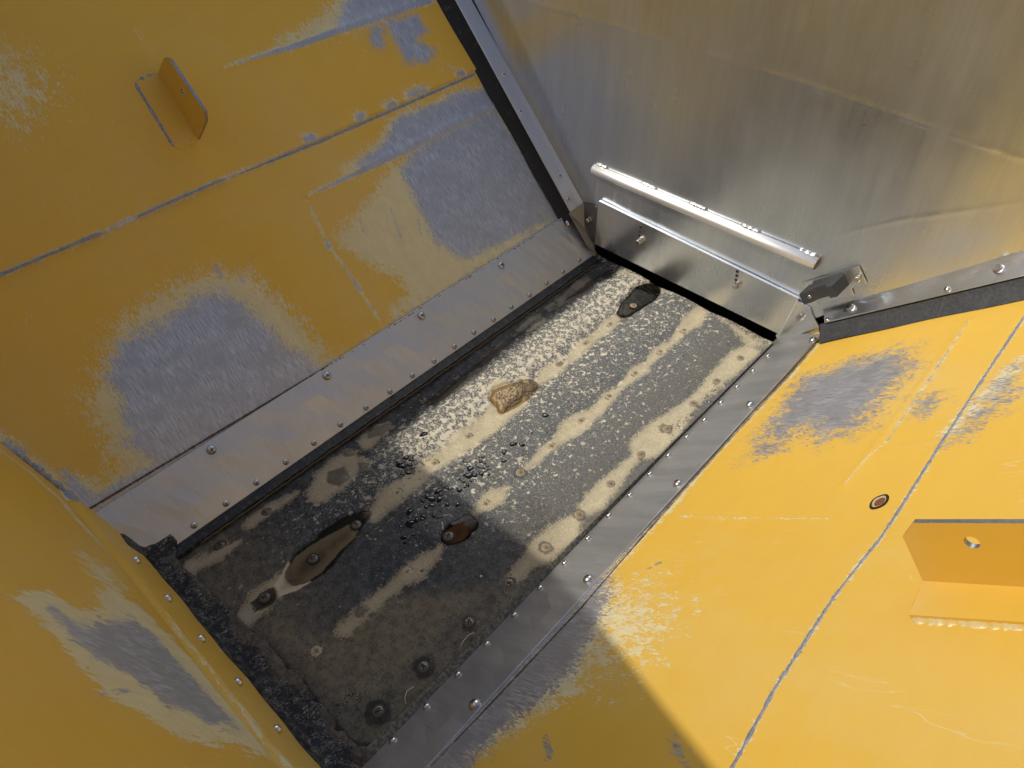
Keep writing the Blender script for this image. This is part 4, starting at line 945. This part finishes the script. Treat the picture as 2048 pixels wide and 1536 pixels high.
puddle('puddle', P1, LEV['P1'], M_PUD, 'largest puddle, long and silty, in the shaded part of the mat')
puddle('puddle', P2, LEV['P2'], M_PUDR, 'small brown puddle with a rusty screw at the shadow edge')
puddle('puddle', P3, LEV['P3'], M_PUDD, 'dark green puddle at the foot of the gate')
puddle('puddle', PC, LEV['PC'] + .0004, M_PUDB, 'muddy puddle ring around the straw clump in the sun')
def clump():
    q = np.array(fp([(983, 795), (990, 782), (1006, 777), (1030, 771), (1044, 776), (1049, 784), (1040, 795), (1024, 806), (1008, 822), (999, 819), (996, 808)]))
    mn = q.min(0) - .004; mx = q.max(0) + .004; xs = np.arange(mn[0], mx[0], .0011); ys = np.arange(mn[1], mx[1], .0011)
    U, W = np.meshgrid(xs, ys, indexing='ij'); P = np.stack([U.ravel(), W.ravel()], 1); s = sd_poly(P, q)
    h = sstep(-.001, .009, s + .002 * vnoise(P, 300, 1)) * (.0085 + .0045 * fbm(P, 110, 2) + .0030 * vnoise(P, 420, 5)) + .0006 * vnoise(P, 800, 6)
    gsp = sd_line(P, fp([(996, 801), (1018, 796), (1034, 797), (1046, 790)]), .0015); h -= .0035 * sstep(-.003, .001, gsp)
    keep = s > -.003; idx = -np.ones(len(P), int); idx[keep] = np.arange(keep.sum())
    F = [[idx[i] for i in f] for f in grid_faces(len(xs), len(ys)) if all(keep[i] for i in f)]
    V = np.stack([P[:, 0], P[:, 1], LEV['PC'] - .001 + h], 1)[keep]
    o = mesh_obj('mud_clump', V, F, M_CLUMP, None, None, False); tag(o, 'lumpy tan clump of mud and straw in the middle of the mat', 'mud clump')
    r = random.Random(5)
    for k in range(22):
        i = r.randrange(len(V)); p = V[i] + np.array([0, 0, .0008]); a = r.random() * 6.3; L = r.uniform(.002, .0065); dv = np.array([math.cos(a), math.sin(a), r.uniform(-.2, .4)]) * L / 2
        MB().tube([p - dv, p + dv * .2 + np.array([0, 0, .0003]), p + dv], r.uniform(.0003, .0006), 5).build('straw', M_STRAW, o)
clump()
def drop_mesh(px, py, w, h, seed, label):
    r = random.Random(seed); c = FLOOR.at(px, py); s = .00066; N = 18; ph = [r.random() * 6.3 for _ in range(3)]; am = [r.uniform(.05, .26) for _ in range(3)]; rot = r.uniform(-.5, .5) + .7
    z0 = float(floor_h(c[None, :2])[0]); rings = []
    ra = math.hypot(1, 0); hgt = min(.0013, .22 * s * min(w, h))
    for q, z in ((1.0, -.0006), (.97, .35), (.85, .7), (.6, .93), (.25, 1.0), (.02, 1.0)):
        ring = []
        for k in range(N):
            a = 2 * math.pi * k / N; f = 1 + am[0] * math.sin(a + ph[0]) + am[1] * math.sin(2 * a + ph[1]) + am[2] * math.sin(3 * a + ph[2])
            x = w * s * f * math.cos(a) * q; y = h * s * f * math.sin(a) * q
            ring.append((c[0] + x * math.cos(rot) - y * math.sin(rot), c[1] + x * math.sin(rot) + y * math.cos(rot), z0 + (z * hgt if z > 0 else z)))
        rings.append(ring)
    o = MB().loft(rings, True).build('water_drop', M_DROP, None, True); tag(o, label, 'water drop', 'water drops on the rubber mat')
k5 = 5.389; O5 = (740, 840)
DROPS_SUN = [(1080, 525, 38, 30), (1050, 600, 50, 34), (1125, 595, 30, 28), (1198, 580, 26, 28), (1195, 440, 22, 20), (1218, 398, 20, 16), (1178, 398, 10, 9), (1142, 410, 14, 8), (1232, 460, 24, 13), (1262, 497, 26, 12), (1205, 512, 46, 16), (1278, 528, 22, 14), (1276, 580, 16, 16), (1245, 552, 16, 10), (1143, 450, 14, 8), (1145, 480, 14, 9), (1168, 552, 10, 8), (1115, 553, 12, 10), (1000, 660, 30, 14), (965, 632, 14, 12), (1085, 657, 16, 14), (1140, 660, 9, 9), (1050, 695, 22, 24), (1030, 718, 30, 12), (958, 752, 32, 24), (888, 738, 18, 10), (832, 735, 22, 20), (788, 718, 18, 16), (1035, 445, 34, 14)]
DROPS_SHADE = [(745, 760, 50, 22), (650, 845, 54, 34), (745, 850, 30, 34), (570, 870, 28, 18), (760, 800, 26, 14), (665, 920, 30, 20), (605, 938, 24, 18), (830, 908, 24, 22), (938, 900, 22, 24), (755, 912, 12, 10), (425, 990, 34, 28), (580, 1040, 30, 20), (560, 1070, 30, 14), (500, 1085, 28, 26), (690, 1030, 20, 22), (735, 1045, 24, 10), (780, 1040, 12, 8), (430, 1110, 46, 34), (440, 1150, 30, 14), (330, 1150, 24, 10), (370, 1160, 10, 8), (465, 1232, 20, 14), (360, 1270, 32, 22), (375, 1318, 18, 18), (490, 1265, 16, 10), (600, 805, 14, 10), (700, 715, 12, 12)]
DROPS_LEFT = [(380, 400, 34, 24), (440, 420, 24, 20), (345, 480, 56, 36), (420, 470, 30, 16), (395, 540, 40, 22), (450, 500, 22, 16), (340, 560, 28, 18), (300, 450, 24, 16), (460, 440, 10, 8)]
DROPS_TOP = [(578, 155, 44, 28), (620, 238, 12, 10), (578, 200, 14, 8), (515, 235, 10, 6)]
DROPS_LONE = [(1540, 260, 34, 30), (1632, 262, 36, 22), (1445, 350, 30, 26), (1442, 440, 30, 22), (1748, 140, 12, 14)]
for li_, lab in ((DROPS_SUN, 'black water drop in the sunlit cluster between two screw rows'), (DROPS_SHADE, 'black water drop in the scattered cluster just inside the shadow'), (DROPS_LEFT, 'black water drop bunched at the corner of the shadow'),
                 (DROPS_TOP, 'black water drop among thick cream specks left of the silt streak'), (DROPS_LONE, 'separate black water blot in the sun near the second screw row')):
    for i, (x, y, w, h) in enumerate(li_): drop_mesh(O5[0] + x / k5, O5[1] + y / k5, w / k5 * 1.35, h / k5 * 1.5, hash((x, y)) % 1000, lab)
drop_mesh(1092, 831, 9, 8, 77, 'lone round black water drop right of the straw clump')
# grit in the right-hand trough
mb = MB(); r = random.Random(8)
for cx, cy, sp, nn in ((1422, 782, 22, 55), (1375, 835, 22, 60), (1350, 852, 14, 26), (1387, 806, 7, 22), (700, 1395, 26, 40), (632, 1300, 16, 30), (845, 1140, 10, 24)):
    for _ in range(nn):
        a = r.gauss(0, 1) * sp * .6; b = r.gauss(0, 1) * sp * .25; px = cx + a * .75 + b * .7; py = cy - a * .75 + b * .7
        p = FLOOR.at(px, py); z = float(floor_h(p[None, :2])[0]) + .0008; q = r.uniform(.0007, .0018); V = [(p[0] + q * r.uniform(.6, 1) * dx, p[1] + q * r.uniform(.6, 1) * dy, z + q * r.uniform(.5, 1) * dz) for dx, dy, dz in ((1, 0, 0), (0, 1, 0), (-1, 0, 0), (0, -1, 0), (0, 0, 1), (0, 0, -.8))]
        mb.add(V, [[0, 1, 4], [1, 2, 4], [2, 3, 4], [3, 0, 4], [1, 0, 5], [2, 1, 5], [3, 2, 5], [0, 3, 5]], 0 if r.random() < .55 else 1)
tag(mb.build('grit', [M_RECESS, M_DUSTSCREW]), 'dark grit scattered in the silt along the mat', 'grit', None, 'stuff')
for px, py, q, lab in ((962, 1153, .0024, 'tiny white pebble alone on the dark mat'), (1365, 858, .0045, 'pale pebble beside a screw head next to the dusty skirt'), (1377, 857, .004, 'brown pebble wedged against the dusty skirt')):
    p = FLOOR.at(px, py); z = float(floor_h(p[None, :2])[0]); bm = bmesh.new(); bmesh.ops.create_icosphere(bm, subdivisions=2, radius=q)
    for v in bm.verts: v.co *= 1 + .18 * math.sin(v.co.x * 900 + px) * math.cos(v.co.y * 700); v.co.z *= .7
    me = bpy.data.meshes.new('pebble'); bm.to_mesh(me); bm.free(); me.materials.append(M_PEB if 'brown' not in lab else M_RUSTY); o = bpy.data.objects.new('pebble', me); COL.objects.link(o); o.location = (p[0], p[1], z + q * .45); tag(o, lab, 'pebble')
p = FLOOR.at(1113, 606); MB().slab([p + np.array(v) for v in ((-.006, -.003, .006), (.004, -.006, .006), (.006, -.002, .006), (-.004, .002, .006))], (0, 0, -.0035)).build('wood_chip', M_WOOD)
tag(bpy.data.objects['wood_chip'], 'small reddish wood chip in the wet sludge below the shaded strip', 'wood chip')
for pts, lab in (([(948, 1268), (936, 1275), (926, 1288), (919, 1302)], 'pale curled fibre standing at the dusty skirt, farther from the corner'), ([(828, 1376), (815, 1385), (811, 1398), (812, 1411)], 'pale curled fibre at the dusty skirt nearest the dark corner')):
    P3_ = [FLOOR.at(*q) + np.array([0, 0, .004 + .002 * math.sin(i)]) for i, q in enumerate(pts)]
    tag(MB().tube(P3_, .0006, 6).build('fibre', M_STRAW, None, True), lab, 'fibre')
# rubber lump closing the dark corner
bm = bmesh.new(); bmesh.ops.create_icosphere(bm, subdivisions=4, radius=1.0)
for v in bm.verts:
    q = np.array([[v.co.x * 2 + v.co.z, v.co.y * 2]]); s = 1 + .18 * fbm(q, 2.2, 3)[0]; v.co = Vector((v.co.x * .020 * s, v.co.y * .013 * s, v.co.z * .010 * s))
me = bpy.data.meshes.new('rubber_lump'); bm.to_mesh(me); bm.free(); me.materials.append(M_MUD); me.polygons.foreach_set('use_smooth', [True] * len(me.polygons))
o = bpy.data.objects.new('mud_lump', me); COL.objects.link(o); p = FLOOR.at(735, 1520); o.location = (p[0], p[1], .008); o.rotation_euler = (0, 0, .5)
tag(o, 'brown mud lump in the dark corner at the end of the dusty skirt', 'mud lump')
